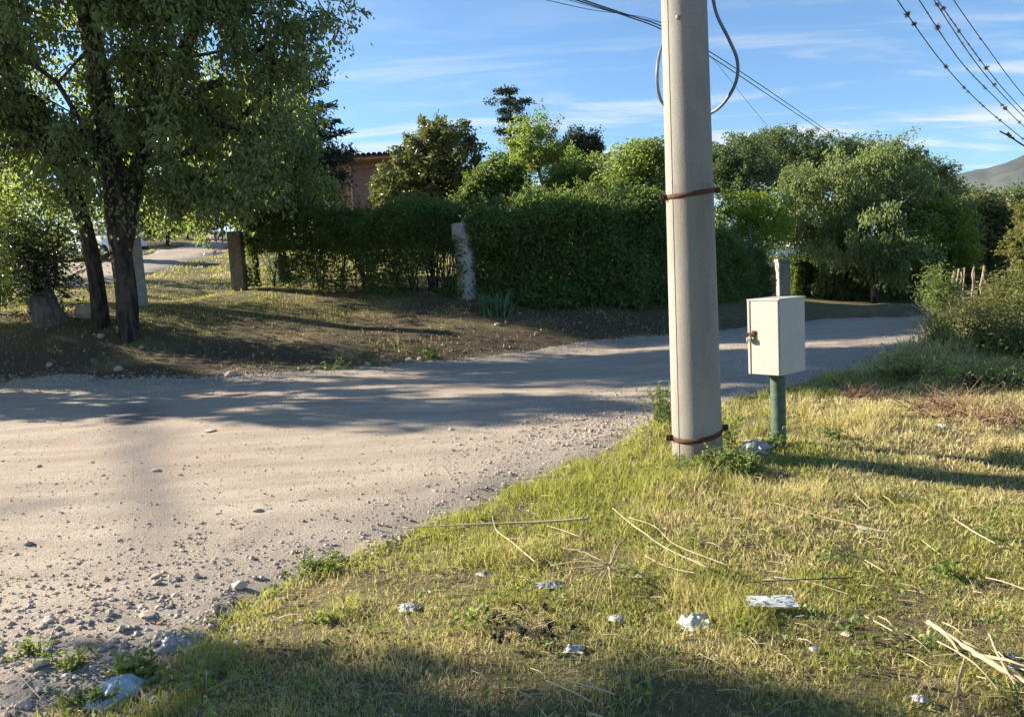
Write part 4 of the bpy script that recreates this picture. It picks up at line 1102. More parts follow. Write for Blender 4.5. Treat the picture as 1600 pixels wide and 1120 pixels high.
for sx in (-.25, .25):
    for sy in (-.25, .25): mb.tube([(sx, sy, -.1), (sx, sy, zt - b[2] - .72)], .035, 6)
mb.build('stand', M['steel'], root)
tag(root, 'rounded white tank peeping over the hedge right of the utility pole', 'tank')

# ------------------------------------------------------------------ right hand side: fence posts, bushes
root_g = 'old wooden posts in a row by the right hand bush'
for i, (px, yt, yb, wpx, d) in enumerate([(1488, 424, 462, 5.5, 17.6), (1493, 420, 462, 3.5, 17.9), (1503, 425, 462, 2.6, 18.2), (1506, 418, 455, 2.2, 18.6), (1518, 417, 455, 3, 18.4), (1521, 421, 455, 2.4, 18.9), (1533, 415, 450, 3.5, 18.0), (1541, 427, 455, 3.2, 17.4)]):
    b = foot(px, d); h = at(px, yt, d)[2] - b[2]; k = d / FPX; r_ = wpx * k / 2
    mb = MB(); rg = np.random.default_rng(i)
    zz_ = np.linspace(-.15, h, 6); Q = np.stack([rg.normal(0, .012, 6) + (rg.uniform(-.06, .1)) * zz_ / h, rg.normal(0, .012, 6), zz_], -1)
    mb.tube(Q, r_ * (1 + rg.normal(0, .09, 6)), 7); o = mb.build('fence_post', M['pink_wood'], None, True); o.location = b
    tag(o, ['thickest pale wooden post at the left end of the row', 'tall pale post with a knotty head touching the thickest one', 'leaning thin post third in the row', 'thin tall stake behind the leaning post', 'knobbly post in the middle of the row', 'thin stake right beside the knobbly post', 'tallest post near the right end of the row', 'short dark based post at the right end of the row'][i], 'post', root_g)
for i, (x0, y0, x1, y1) in enumerate([(1474, 458, 1512, 460), (1484, 450, 1500, 452)]):
    a = at(x0, y0, 17.2); c = at(x1, y1, 17.4); mb = MB(); mb.tube([np.zeros(3), (c - a) * .5 + [0, 0, .01], c - a], [.05, .055, .045], 7)
    o = mb.build('fence_rail', M['pink_wood'], None, True); o.location = a; tag(o, ['long pale log lying across the foot of the wooden posts', 'short pale log lying above the long log'][i], 'log')
shrub('thorn_bush', 'spiky green bush leaning over the end of the road in front of the wooden posts', 'shrub', 1466, 500, 15.0, 30, 40, 50, 2100, .10, M['lf_weed'], 91, 14, .12, .22)
shrub('thorn_bush', 'broad yellow green bush on the verge at the right edge', 'shrub', 1584, 510, 14.0, 42, 33, 100, 5400, .075, M['lf_shrub'], 92, 16, .16, .35)
shrub('thorn_bush', 'low yellow green bush cut by the right picture edge', 'shrub', 1624, 524, 13.2, 44, 31, 80, 4200, .075, M['lf_shrub'], 93, 14, .16, .35)
shrub('thorn_bush', 'small dry looking bush between spiky bush and broad bush', 'shrub', 1520, 515, 13.4, 34, 18, 44, 1700, .07, M['lf_shrub'], 94, 14, .14, .3)

shrub('thorn_bush', 'straw coloured twiggy bush low on the verge in front of the broad bush', 'shrub', 1545, 548, None, 46, 26, 70, 3200, .06, M['lf_shrub'], 95, 20, .15, .3)
shrub('thorn_bush', 'dry low scrub at the right edge above the shaded grass', 'shrub', 1600, 556, None, 50, 28, 70, 3400, .06, M['lf_shrub'], 96, 20, .15, .3)
shrub('thorn_bush', 'small green scrub at the road end in front of the spiky bush', 'shrub', 1474, 538, None, 30, 20, 40, 1500, .055, M['lf_weed'], 97, 16, .11, .3)
shrub('thorn_bush', 'low weedy scrub in the shade right of the cabinet', 'shrub', 1420, 590, None, 60, 10, 50, 1700, .04, M['lf_shrub'], 98, 24, .12, .35)
shrub('thorn_bush', 'low weedy scrub in the shade at the right edge', 'shrub', 1560, 606, None, 80, 11, 60, 2100, .04, M['lf_shrub'], 99, 28, .13, .35)
# dead branch over the road
mb = MB(); pts = [at(1425, 526, 14.2), at(1440, 518, 14.3), at(1452, 506, 14.4), at(1462, 502, 14.5), at(1475, 500, 14.8)]
o0 = np.array(pts[0]); o0[2] = gz(o0[0], o0[1])
mb.tube(np.array(pts) - o0, [.008, .016, .026, .03, .034], 5); mb.tube(np.array([at(1452, 506, 14.4), at(1456, 515, 14.3), at(1460, 526, 14.2)]) - o0, [.018, .012, .006], 4)
mb.tube(np.array([at(1456, 504, 14.4), at(1450, 500, 14.4), at(1446, 502, 14.4)]) - o0, [.014, .01, .005], 4)
o = mb.build('dead_branch', M['twig']); o.location = o0; tag(o, 'forked dark dead branch lying at the far end of the road', 'branch')

# strap leaved clump under the stout post
def strap_clump(label, px, py, n, ln, seed, mat, wpx, name='iris_clump'):
    rng = np.random.default_rng(seed); b = G(px, py); k = b[1] / FPX; mb = MB()
    for i in range(n):
        a = rng.uniform(0, 6.28); r_ = rng.uniform(0, 1) ** .5 * wpx * k * .38; p = np.array([math.cos(a) * r_, math.sin(a) * r_ * .6, -.02]); p[2] += gz(b[0] + p[0], b[1] + p[1]) - b[2]
        l_ = ln * rng.uniform(.6, 1.15); dr_ = np.array([math.cos(a), math.sin(a), 0]) * rng.uniform(.1, .55) + rng.normal(size=3) * .12
        t_ = np.linspace(0, 1, 5); Q = p + np.outer(t_ * l_, [0, 0, 1]) * (1 - .25 * t_[:, None] * np.linalg.norm(dr_)) + np.outer(t_ ** 2 * l_, dr_)
        sd_ = np.array([-math.sin(a + rng.normal()), math.cos(a + rng.normal()), 0]); ww = np.array([.6, 1, .9, .6, .05]) * .02
        V = np.concatenate([Q + sd_ * ww[:, None], Q - sd_ * ww[:, None]]); ii = np.arange(4)
        mb.add(V, [np.stack([ii, ii + 1, ii + 6, ii + 5], -1)], rng.uniform())
    o = mb.build(name, mat); o.location = b; tag(o, label, 'plant')
strap_clump('grey green strap leaved clump on the bank below the stout post', 776, 492, 130, .48, 95, M['lf_iris'], 66)

# ------------------------------------------------------------------ utility pole
pb = G(1090, 716); yP = pb[1]
root = empty('utility_pole', pb)
r0 = 78.5 / FPX * yP / 2 * 1.0; Hp = 8.2
def rp(z): return r0 * (1 - .043 * z)
mb = MB(); zs = np.concatenate([[-.3], np.linspace(0, Hp, 30)])
sides = 48
a = np.arange(sides) * 2 * math.pi / sides
V = np.concatenate([np.stack([rp(z_) * np.cos(a), rp(z_) * np.sin(a), np.full(sides, z_)], -1) for z_ in zs] + [np.array([[0, 0, Hp]])])
ii = np.arange(len(zs) - 1)[:, None] * sides; j = np.arange(sides)[None]; j2 = (j + 1) % sides; k0 = (len(zs) - 1) * sides
mb.add(V, [np.stack([ii + j, ii + j2, ii + sides + j2, ii + sides + j], -1).reshape(-1, 4), np.stack([k0 + np.arange(sides), k0 + (np.arange(sides) + 1) % sides, np.full(sides, len(V) - 1)], -1)])
mb.build('shaft', M['pole'], root, True)
ang = R(212)
mb = MB()
for s_ in (ang, ang + math.pi):
    c_, n_ = math.cos(s_), math.sin(s_)
    mb.tube([((rp(z_) + .0005) * c_, (rp(z_) + .0005) * n_, z_) for z_ in np.linspace(-.1, Hp - .1, 20)], .0032, 5)
mb.build('mould_seam', M['pole'], root, True)
for py_, hgt in ((299, .034), (684, .037)):
    zb = at(1085, py_, yP - r0)[2] - pb[2]
    mb = MB(); rr = rp(zb) + .006
    a = np.linspace(0, 2 * math.pi, 61)[:-1]
    tilt = .02 if py_ < 400 else .035
    pr = [(rp(zb) - .01, -hgt / 2), (rr, -hgt / 2), (rr + .002, 0), (rr, hgt / 2), (rp(zb) - .01, hgt / 2)]
    n_ = 60
    V = np.concatenate([np.stack([r_ * np.cos(a), r_ * np.sin(a), zb + z_ + tilt * np.cos(a - .6)], -1) for r_, z_ in pr])
    ii = np.arange(4)[:, None] * n_; j = np.arange(n_)[None]; j2 = (j + 1) % n_
    mb.add(V, [np.stack([ii + j, ii + j2, ii + n_ + j2, ii + n_ + j], -1).reshape(-1, 4)])
    bd = mb.build('metal_band', M['rust'], root, True)
    for sgn in (1, -1):
        lg = MB(); c_ = np.array([sgn * (rr + .018), -.01, zb + tilt * .8 * sgn])
        lg.box(c_ + [0, -.012, 0], (.05, .006, hgt * 1.15), bev=.002); lg.box(c_ + [0, .012, 0], (.05, .006, hgt * 1.15), bev=.002)
        lg.tube([c_ + [.004 * sgn, -.03, 0], c_ + [.004 * sgn, .03, 0]], .007, 6); lg.build('bolted_lug', M['rust'], bd)
mb = MB(); zi = at(1065, 37, yP)[2] - pb[2]; a_ = R(180 + 60); p_ = np.array([math.cos(a_), math.sin(a_), 0])
mb.tube([p_ * (rp(zi) - .01) + [0, 0, zi], p_ * (rp(zi) + .006) + [0, 0, zi]], .016, 12); mb.build('plug', M['pole'], root, True)
tag(root, 'big round concrete utility pole with two rusty bands on the near verge', 'utility pole')

def spline(P, n=40):
    P = np.asarray(P, float); m = len(P); out = []
    Q = np.concatenate([[2 * P[0] - P[1]], P, [2 * P[-1] - P[-2]]])
    for i in range(m - 1):
        p0, p1, p2, p3 = Q[i:i + 4]
        for t_ in np.linspace(0, 1, max(3, n // (m - 1)), endpoint=False):
            out.append(.5 * (2 * p1 + (p2 - p0) * t_ + (2 * p0 - 5 * p1 + 4 * p2 - p3) * t_ ** 2 + (3 * p1 - p0 - 3 * p2 + p3) * t_ ** 3))
    return np.array(out + [P[-1]])
def cable(name, label, P, r, mat, cat='cable', group=None, sides=6, n=60):
    Q = spline(P, n); o0 = Q[0].copy(); mb = MB(); mb.tube(Q - o0, r, sides)
    o = mb.build(name, mat, None, True); o.location = o0; tag(o, label, cat, group); return o
# grey cable that loops round the back of the pole
yb = yP + r0 + .05
cable('cable_loop', 'slack grey cable hanging in a loop on both sides of the utility pole',
      [at(1100, -90, yP + .05), at(1110, -30, yP), at(1119, 20, yP), at(1139, 62, yP), at(1152, 95, yP), at(1150, 128, yP + .02), at(1132, 160, yP + .1), at(1108, 178, yb), at(1075, 184, yb + .03),
       at(1040, 166, yb), at(1029, 145, yP + .16), at(1027, 112, yP + .1), at(1032, 80, yP + .16), at(1045, 55, yb), at(1070, 20, yb + .03)], .0125, M['cable_grey'], n=110, sides=8)
def line_pts(L, k0, k1, x0, x1):
    """an overhead line through photograph points: 1/distance runs evenly along a straight line"""
    out = []
    for px, py in L:
        f = (px - x0) / (x1 - x0); out.append(at(px, py, 1.0 / (k0 + (k1 - k0) * f)))
    return out
gw = 'overhead wires passing behind the utility pole'
mb_w = [([(720, -70), (905, -2), (970, 20), (1035, 42), (1107, 80), (1210, 148), (1320, 224), (1335, 236)], .014, 'thick overhead cable passing behind the pole, upper one of the close pair'),
        ([(720, -58), (915, 5), (980, 26), (1035, 47), (1107, 87), (1210, 155), (1316, 226), (1332, 239)], .014, 'thick overhead cable passing behind the pole, lower one of the close pair'),
        ([(700, -35), (848, -1), (920, 15), (1035, 36), (1107, 86), (1135, 118), (1175, 168), (1216, 216)], .006, 'thinnest overhead wire passing behind the pole and dropping to the dark trees'),
        ([(740, -40), (880, -2), (960, 20), (1033, 36), (1060, 44)], .006, 'thin overhead wire ending behind the pole just above the thick pair')]
for L, r_, lb in mb_w: cable('overhead_cable', lb, line_pts(L, .088, .022, 700, 1320), r_, M['cable'], group=gw, n=60)
gv = 'overhead wires at the upper right with plants on them'
RW = [([(1360, -65), (1402, 0), (1470, 95), (1530, 160), (1598, 217), (1680, 282)], 'leftmost overhead wire at the upper right, with spiky plants on it'),
      ([(1395, -65), (1436, 0), (1500, 95), (1560, 158), (1598, 196), (1680, 268)], 'second overhead wire from the left at the upper right, dotted with plants'),
      ([(1415, -70), (1458, -2), (1530, 105), (1598, 181), (1690, 268)], 'third overhead wire from the left at the upper right, close beside the fourth'),
      ([(1420, -70), (1464, -1), (1540, 105), (1599, 173), (1690, 262)], 'fourth overhead wire from the left at the upper right, thick with small plants'),
      ([(1450, -66), (1490, 0), (1545, 78), (1599, 149), (1690, 252)], 'rightmost overhead wire at the upper right, almost bare')]
RQ = []
for L, lb in RW:
    P = line_pts(L, .092, .060, 1400, 1620); RQ.append(spline(P, 200)); cable('overhead_wire', lb, P, .0075, M['cable'], 'wire', gv, 5, 60)
cable('wire_tail', 'short loose wire end with clamps at the right edge below the plant covered wires', [at(1562, 205, 14), at(1580, 215, 14), at(1600, 228, 14), at(1660, 262, 14)], .013, M['cable'], 'wire')
wt = [o for o in COL.objects if o.name == 'wire_tail'][0]
mb = MB()
for px, py, s_ in ((1575, 209, .03), (1578, 213, .035), (1583, 216, .025)): mb.lathe(np.array(at(px, py, 14)) - np.array(wt.location), [(.001, -s_), (s_, -s_ * .5), (s_ * .8, s_ * .5), (.001, s_)], 8)
mb.build('clamp', M['rust'], wt)
def airplant_mesh(seed):
    rg = np.random.default_rng(seed); n = 70; d = rg.normal(size=(n, 3)); d /= np.linalg.norm(d, axis=1)[:, None]; d[:, 2] -= .15
    return leaves_geo(rg, d * .12, 1.0, .24, d, .1, tint=rg.uniform(0, 1, n))
AP = None
ap_wires = ['leftmost wire', 'second wire from the left', 'third wire from the left', 'fourth wire from the left', 'rightmost wire']
ap = [[(1408, 9, 3), (1419, 23, 10), (1429, 37, 9), (1482, 102, 8), (1509, 135, 6), (1515, 141, 5), (1533, 160, 4), (1537, 164, 5), (1557, 184, 4), (1562, 189, 5), (1598, 216, 4)],
      [(1449, 21, 4), (1454, 27, 3), (1465, 43, 11), (1473, 53, 3), (1495, 81, 3.5), (1515, 105, 4), (1523, 116, 3.5), (1529, 121, 3), (1533, 127, 3.5), (1538, 133, 4), (1541, 137, 5), (1566, 165, 6), (1570, 170, 8), (1594, 191, 5)],
      [(1464, 9, 8), (1499, 61, 3.5), (1506, 68, 4.5), (1511, 71, 3.5), (1519, 85, 3.5), (1534, 104, 3.5), (1542, 116, 3), (1555, 130, 8)],
      [(1473, 15, 9), (1481, 25, 3.5), (1485, 30, 4.5), (1493, 41, 4), (1497, 50, 7), (1512, 69, 4.5), (1518, 79, 4), (1523, 84, 4), (1531, 94, 5), (1541, 108, 9), (1555, 125, 4), (1599, 172, 4)],
      [(1532, 62, 5), (1560, 100, 3.5)]]
meshes = []
for s_ in range(4):
    V, F, T = airplant_mesh(200 + s_); o = mesh_np('air_plant', V, [F], M['airplant'], None, {'tint': T}); meshes.append(o.data); bpy.data.objects.remove(o)
kk = 0
for wi, lst in enumerate(ap):
    scr = np.array([px_of(q) for q in RQ[wi]])
    for ai, (px, py, sz) in enumerate(lst):
        i = int(np.argmin(np.hypot(scr[:, 0] - px, scr[:, 1] - py))); q = RQ[wi][i]
        o = bpy.data.objects.new('air_plant', meshes[kk % 4]); kk += 1; COL.objects.link(o)
        o.location = q; s_ = sz * q[1] / FPX / 2 * .9; o.scale = (s_, s_, s_ * 1.05); o.rotation_euler = (kk, kk * 2.1, kk * .7)
        ords = ['topmost', 'second', 'third', 'fourth', 'fifth', 'sixth', 'seventh', 'eighth', 'ninth', 'tenth', 'eleventh', 'twelfth', 'thirteenth', 'fourteenth']
        wn_ = ap_wires[wi] if 'wire' in ap_wires[wi] else ap_wires[wi]
        tag(o, ('large spiky' if sz >= 7 else 'small') + ' brown air plant, ' + ords[ai] + ' down the ' + wn_, 'air plant', 'air plants on the ' + wn_)

# ------------------------------------------------------------------ meter cabinet on its green pipe
cb = G(1217, 694); yC = cb[1]
root = empty('meter_cabinet', cb, R(130))
kC = yC / FPX
cw, cd_, ch = .283 * yC / 6.44, .404 * yC / 6.44, .62 * yC / 6.44
zb = at(1218, 588, yC - .23)[2] - cb[2]
mb = MB(); mb.lathe((0, 0, 0), [(.062 * yC / 6.44, -.2), (.062 * yC / 6.44, zb + .01)], 24); mb.build('post', M['pipe'], root, True)
mb = MB(); mb.box((0, -.006, zb + ch / 2), (cw, cd_ - .012, ch - .002), bev=.003); mb.build('cabinet', M['cream'], root)
mb = MB(); mb.box((0, .0, zb + ch + .004), (cw + .014, cd_ + .014, .012), bev=.003); mb.build('lid', M['cream'], root)
dw = cw - .034
mb = MB(); mb.box((dw / 2, .003, ch / 2), (dw, .016, ch - .012), bev=.003); o = mb.build('door', M['door'], root); o.location = (-cw / 2 + .002, cd_ / 2, zb)
mb = MB(); mb.box((cw / 2 - .010, cd_ / 2 + .001, zb + ch / 2), (.018, .022, ch - .01), bev=.002); mb.build('door_frame', M['cream'], root)
mb = MB(); hx = cw / 2 - .03; hy = cd_ / 2 + .02; hz = zb + ch * .53
mb.box((hx, hy, hz + .012), (.075, .006, .022), bev=.002); mb.tube([(hx + .02, hy - .01, hz + .012), (hx + .02, hy + .03, hz + .012), (hx + .04, hy + .035, hz + .008)], .006, 6)
mb.box((hx - .03, hy - .004, hz + .014), (.03, .006, .05), bev=.002); mb.build('hasp', M['rust'], root)
mb = MB(); t_ = np.linspace(0, math.pi, 9); pc = np.array([hx + .002, hy + .016, hz - .014])
mb.tube(pc + np.stack([np.cos(t_) * .014, 0 * t_, np.sin(t_) * .022], -1), .0042, 6)
lk = mb.build('padlock_shackle', M['steel'], root, True)
mb = MB(); mb.box(pc + [0, 0, -.017], (.044, .018, .036), bev=.005); mb.build('padlock', plain('brassy_lock', (.22, .19, .15), .45, .6), root)
mb = MB()
for z_ in (.1, .52): mb.tube([(-cw / 2 - .004, cd_ / 2 + .002, zb + ch * z_ / .62 - .03), (-cw / 2 - .004, cd_ / 2 + .002, zb + ch * z_ / .62 + .03)], .005, 6)
mb.build('hinge', M['cream'], root)
mb = MB()
for x_ in (-.06, .02): mb.tube([(x_, -cd_ / 2 + .05, zb - .02), (x_, -cd_ / 2 + .05, zb + .01)], .009, 6)
mb.build('bolt', M['rust'], root)
tag(root, 'cream metal meter cabinet with a padlock on a green pipe beside the utility pole', 'cabinet')

# ------------------------------------------------------------------ litter
def crumple(name, label, cat, px, py, wpx, hpx, mat, seed, amp=.25, rag=.25, nx=36, ny=26, rot=0., lift=.0, fold=6.):
    """a crumpled sheet lying on the ground; hpx is how deep it looks, foreshortened"""
    rg = np.random.default_rng(seed); b = G(px, py); k = b[1] / FPX; w_ = wpx * k; fs = max(.25, 1.45 / b[1]); d_ = hpx * k / fs
    u, v = np.meshgrid(np.linspace(-.5, .5, nx), np.linspace(-.5, .5, ny), indexing='ij'); u = u.ravel(); v = v.ravel()
    e = np.minimum(.5 - np.abs(u), .5 - np.abs(v))
    x = u * (1 + rag * (noise2(v * 5, u * 0 + 3, 1, seed) - .5)) * w_; y = v * (1 + rag * (noise2(u * 5, v * 0, 1, seed + 1) - .5)) * d_
    h = np.abs(2 * fbm(u + seed, v, fold, seed + 2, 3) - 1) ; h = ((1 - h) ** 2 * .55 + .45 * (1 - (u * 1.9) ** 2) * (1 - (v * 1.9) ** 2)) * amp * w_
    h = h * smooth(-.02, .2, e) + .006
    c_, s_ = math.cos(rot), math.sin(rot); X_, Y_ = c_ * x - s_ * y, s_ * x + c_ * y
    zg = SURF(b[0] + X_, b[1] + Y_)[0] - b[2] + lift
    o = mesh_np(name, np.stack([X_ + rg.normal(size=len(x)) * .003, Y_, zg + h - .012], -1), [grid_faces(nx, ny)], mat, None, None, True); o.location = b
    tag(o, label, cat); return o
crumple('plastic_bag', 'crumpled bluish plastic bag at the lower left grass corner', 'plastic bag', 172, 1092, 92, 52, M['bag_blue'], 1, .30, .6, 36, 26, -.4, .01, 4)
crumple('plastic_scrap', 'clear crinkled plastic sheet at the grass edge above the bluish bag', 'plastic', 282, 1005, 62, 24, M['film'], 2, .16, .6, 36, 26, .2, .01, 6)
crumple('paper_sheet', 'flat white folded carton in the right hand grass', 'carton', 1206, 958, 76, 20, M['paper'], 3, .05, .1, 36, 26, -.12, .05, 2.5)
crumple('plastic_ball', 'crumpled whitish plastic lump left of the folded carton', 'plastic', 1087, 974, 52, 24, M['tissue'], 4, .30, .35, 36, 26, .1, .0, 3)
crumple('plastic_scrap', 'small white oval scrap in the shaded grass below the black seed heads', 'plastic', 898, 1019, 28, 12, M['paper'], 5, .12, .4, 36, 26, -.3, .016)
crumple('plastic_scrap', 'faint clear plastic scrap beneath the star shaped dry stems', 'plastic', 858, 918, 36, 12, M['film'], 6, .15, .6, 36, 26, 0, .016)
crumple('paper_scrap', 'greyish paper scrap in the grass left of the black seed heads', 'paper', 639, 953, 30, 18, M['film'], 7, .2, .5, 36, 26, .2, .016)
crumple('plastic_scrap', 'white torn plastic behind the weeds between pole and green pipe', 'plastic', 1180, 704, 40, 20, M['film'], 8, .3, .7, 36, 26, -.5, .03, 4)
crumple('paper_scrap', 'small white scrap near the bottom edge at right', 'paper', 1437, 1098, 22, 14, M['paper'], 9, .25, .7, 36, 26, -.5, .016)
crumple('paper_scrap', 'white scrap at the right edge below the dark film', 'paper', 1592, 1048, 26, 10, M['paper'], 10, .15, .5, 36, 26, 0, .016)
crumple('dark_film', 'dark grey plastic piece in the grass at the right edge', 'plastic', 1581, 1030, 22, 18, M['darkfilm'], 11, .1, .3, 36, 26, .2, .016)
crumple('paper_scrap', 'dull grey scrap right of the seed heads under the dry stems', 'paper', 963, 970, 26, 10, M['greycard'], 12, .15, .5, 36, 26, .2, .016)
crumple('paper_scrap', 'tiny white scrap in the dry grass below the folded carton', 'paper', 1272, 1019, 13, 7, M['paper'], 13, .2, .5, 36, 26, .2, .016)
crumple('paper_scrap', 'pale scrap in the sunny grass far right of the green pipe', 'paper', 1472, 668, 14, 6, M['paper'], 14, .2, .5, 36, 26, .2, .016)
crumple('paper_scrap', 'pale scrap in the sunny grass midway below the green pipe shadow', 'paper', 1348, 829, 12, 6, M['paper'], 15, .2, .5, 36, 26, .2, .016)
crumple('plastic_scrap', 'dull purplish wrapper in the grass under the long reed', 'plastic', 750, 901, 20, 7, M['greycard'], 16, .15, .5, 36, 26, 0, .016)

# ------------------------------------------------------------------ dry stalks lying in the grass
def stalk(label, L, r_a, r_b, lift=.05, mat='straw', tint=.8, name='dry_stalk', leafy=0, lifts=None):
    P = []
    ga, gb = G(*L[0]), G(*L[-1]); arc = np.concatenate([[0], np.cumsum([math.hypot(b_[0] - a_[0], b_[1] - a_[1]) for a_, b_ in zip(L[:-1], L[1:])])]); arc /= arc[-1]
    for i, (px, py) in enumerate(L):
        q = G(px, py)
        if not lifts and 0 < i < len(L) - 1:
            q = at(px, py, 1 / ((1 - arc[i]) / ga[1] + arc[i] / gb[1])); q[2] = max(q[2], gz(q[0], q[1]) - .01)
        q[2] += (lifts[i] if lifts else lift); P.append(q)
    Q = spline(P, 24); o0 = P[0].copy(); mb = MB(); n = len(Q)
    rg = np.random.default_rng(int(L[0][0] * 7 + L[0][1]))
    Q = Q + rg.normal(size=Q.shape) * r_a * .07
    mb.tube(Q - o0, np.linspace(r_a, r_b, n) * .62 * (1 + .12 * rg.normal(size=n)), 6, True, tint)
    for i in range(leafy):
        j = rg.integers(0, n - 2); d_ = (Q[j + 1] - Q[j]); d_ /= np.linalg.norm(d_) + 1e-9; d_ = d_ + rg.normal(size=3) * .35; d_[2] = abs(d_[2]) * .4
        mb.tube([Q[j] - o0, Q[j] - o0 + d_ * .08, Q[j] - o0 + d_ * .16 + [0, 0, -.02]], [r_a * .5, r_a * .4, .0008], 4, True, tint - .2)
    o = mb.build(name, M[mat], None, True); o.location = o0; tag(o, label, 'dry stalk'); return o
stalk('longest straight dry reed lying from the gravel into the grass', [(630, 838), (700, 834), (780, 831), (860, 828), (926, 823)], .005, .015, .05)
stalk('thin dark twig beside the long reed at the gravel edge', [(592, 866), (640, 852), (690, 838), (735, 828)], .003, .006, .02, 'twig')
stalk('slender bent stalk crossing the middle of the long reed', [(768, 808), (776, 850), (800, 874), (838, 898)], .003, .006, .06)
stalk('short straw just below the long reed', [(790, 855), (822, 856)], .003, .004, .05)
stalk('short straw below the right part of the long reed', [(856, 838), (880, 845), (906, 856)], .003, .004, .06)
stalk('arched pale stalk running from the reed end down to the right', [(958, 818), (985, 850), (1010, 874), (1042, 895), (1108, 920)], .004, .005, .09)
stalk('second arched pale stalk just above the first arched one', [(990, 845), (1030, 875), (1060, 895), (1100, 908)], .003, .004, .08)
stalk('long thin arched stalk outside the other arched pair', [(985, 843), (1024, 858), (1050, 885), (1078, 905), (1140, 925)], .003, .003, .12)
stalk('pale stem curving down under the arched stalks', [(1010, 892), (1035, 905), (1060, 913), (1088, 920)], .004, .004, .07)
stalk('dark thin twig lying along the top of the folded carton', [(1165, 948), (1230, 942), (1335, 939)], .003, .005, .10, 'twig')
stalk('thin pale stem slanting over the right of the folded carton', [(1210, 930), (1265, 938), (1330, 962)], .003, .003, .08)
stalk('thick pale reed at the lower right corner', [(1451, 1013), (1500, 1048), (1550, 1082), (1620, 1130)], .016, .015, .10, leafy=3, tint=.55)
stalk('brownish reed joining the thick pale reed from below', [(1508, 1058), (1500, 1085), (1494, 1125)], .007, .008, .07, tint=.2)
stalk('thin pale reed crossing the thick reed at right', [(1545, 1036), (1556, 1066), (1572, 1100), (1585, 1125)], .006, .005, .11, tint=.5)
stalk('thin reed parallel under the thick pale reed', [(1465, 1036), (1500, 1056), (1530, 1080), (1560, 1118)], .004, .005, .08, tint=.4)
stalk('frayed pale stem at the right edge beside the thick reed', [(1560, 1058), (1580, 1078), (1605, 1092)], .005, .004, .09, tint=.5)
stalk('short grey stick left of the thick pale reed', [(1352, 988), (1375, 998), (1395, 1010)], .005, .004, .06)
stalk('long thin straw slanting across the upper right grass', [(1212, 812), (1290, 834), (1388, 860)], .003, .004, .09)
stalk('straw lying above the pale stick in the upper right grass', [(1335, 790), (1360, 815)], .003, .003, .07)
stalk('pale peeled stick in the right hand grass', [(1490, 830), (1520, 850), (1555, 872)], .006, .004, .07)
stalk('thin straw left of the pale peeled stick', [(1440, 866), (1468, 888)], .003, .003, .07)
stalk('straw pointing down in the middle right grass', [(1352, 895), (1382, 914)], .004, .003, .06)
stalk('pale straw at the right edge in mid grass', [(1540, 928), (1570, 934), (1605, 948)], .004, .004, .07)
stalk('curved straw in the shaded grass at the bottom', [(1095, 1045), (1140, 1066), (1178, 1100)], .003, .003, .05)
stalk('long straw at the bottom middle in the shade', [(855, 1080), (900, 1100), (925, 1118)], .004, .004, .04)
stalk('pale reed piece at the bottom middle right of the long straw', [(880, 1084), (930, 1096), (962, 1108)], .006, .005, .05)
stalk('thin upright straw on the sunny road near the grass', [(690, 732), (700, 745), (708, 762)], .002, .002, .02)
stalk('straw lying in the gravel above the bluish bag', [(110, 1020), (150, 1042), (190, 1060)], .003, .003, .02)
stalk('grey straw in the gravel left of the bluish bag', [(36, 1070), (52, 1086), (66, 1100)], .003, .003, .02)
stalk('dark stick at the grass edge behind the long reed', [(815, 758), (850, 757), (882, 755)], .006, .003, .04, 'twig')
stalk('reddish dry stem standing up at right near the shade edge', [(1498, 620), (1510, 607), (1524, 588)], .010, .006, .05, 'pinktwig', name='dry_twig', lifts=[.02, .15, .34])

b = G(953, 918); mb = MB(); rg = np.random.default_rng(77)
for (x1, y1, l1) in [(832, 926, .05), (898, 916, .12), (1002, 932, .04), (1030, 928, .04), (985, 870, .12), (975, 866, .10), (900, 945, .04), (870, 938, .03), (925, 975, .03), (918, 962, .04), (957, 960, .03), (880, 888, .10), (862, 902, .06)]:
    e = G(x1, y1); e[2] += l1; m_ = (b + e) / 2 + [0, 0, .07]
    Q = spline([b + [0, 0, .10], m_, e], 12); mb.tube(Q - b + rg.normal(size=Q.shape) * .002, np.linspace(.0045, .0016, len(Q)), 5, True, rg.uniform(.0, .3))
o = mb.build('dry_weed', M['straw'], None, True); o.location = b; tag(o, 'dry brown weed with bare stems spread like a star in the grass', 'dry weed')

b = G(835, 1002); root = empty('thistle', b); sm = MB(); first = None; rg = np.random.default_rng(78)
heads = [(804, 942), (761, 951), (815, 949), (851, 944), (853, 951), (866, 953), (781, 960), (772, 963), (788, 963), (763, 970), (776, 975), (795, 975), (861, 971), (858, 979), (819, 984), (815, 990), (850, 986), (862, 992), (784, 993), (772, 993), (780, 1001), (795, 1000), (895, 979)]
for px, py in heads:
    lift = rg.uniform(.05, .12); g = G(px, py + 12 + lift * 160); e = np.array(at(px, py, g[1]))
    Q = spline([np.array([rg.normal() * .03, rg.normal() * .03, 0.0]), (e - b) * .55 + [0, 0, .05], e - b], 8); sm.tube(Q, np.linspace(.0018, .0010, len(Q)), 4, False, .1)
    if first is None:
        hm = MB(); V, F = rock_mesh(9, 0.0115, .0115, .0125, 1, .8); hm.add(V, [F])
        for i in range(16):
            d_ = rg.normal(size=3); d_ /= np.linalg.norm(d_); hm.tube([d_ * .008, d_ * .021], [.0022, .0006], 3, False)
        first = hm.build('seed_head', M['seed'], root); h_ = first
    else: h_ = first.copy(); COL.objects.link(h_); h_.parent = root
    h_.location = e - b; s_ = rg.uniform(.75, 1.15); h_.scale = (s_, s_, s_); h_.rotation_euler = tuple(rg.uniform(0, 6, 3))
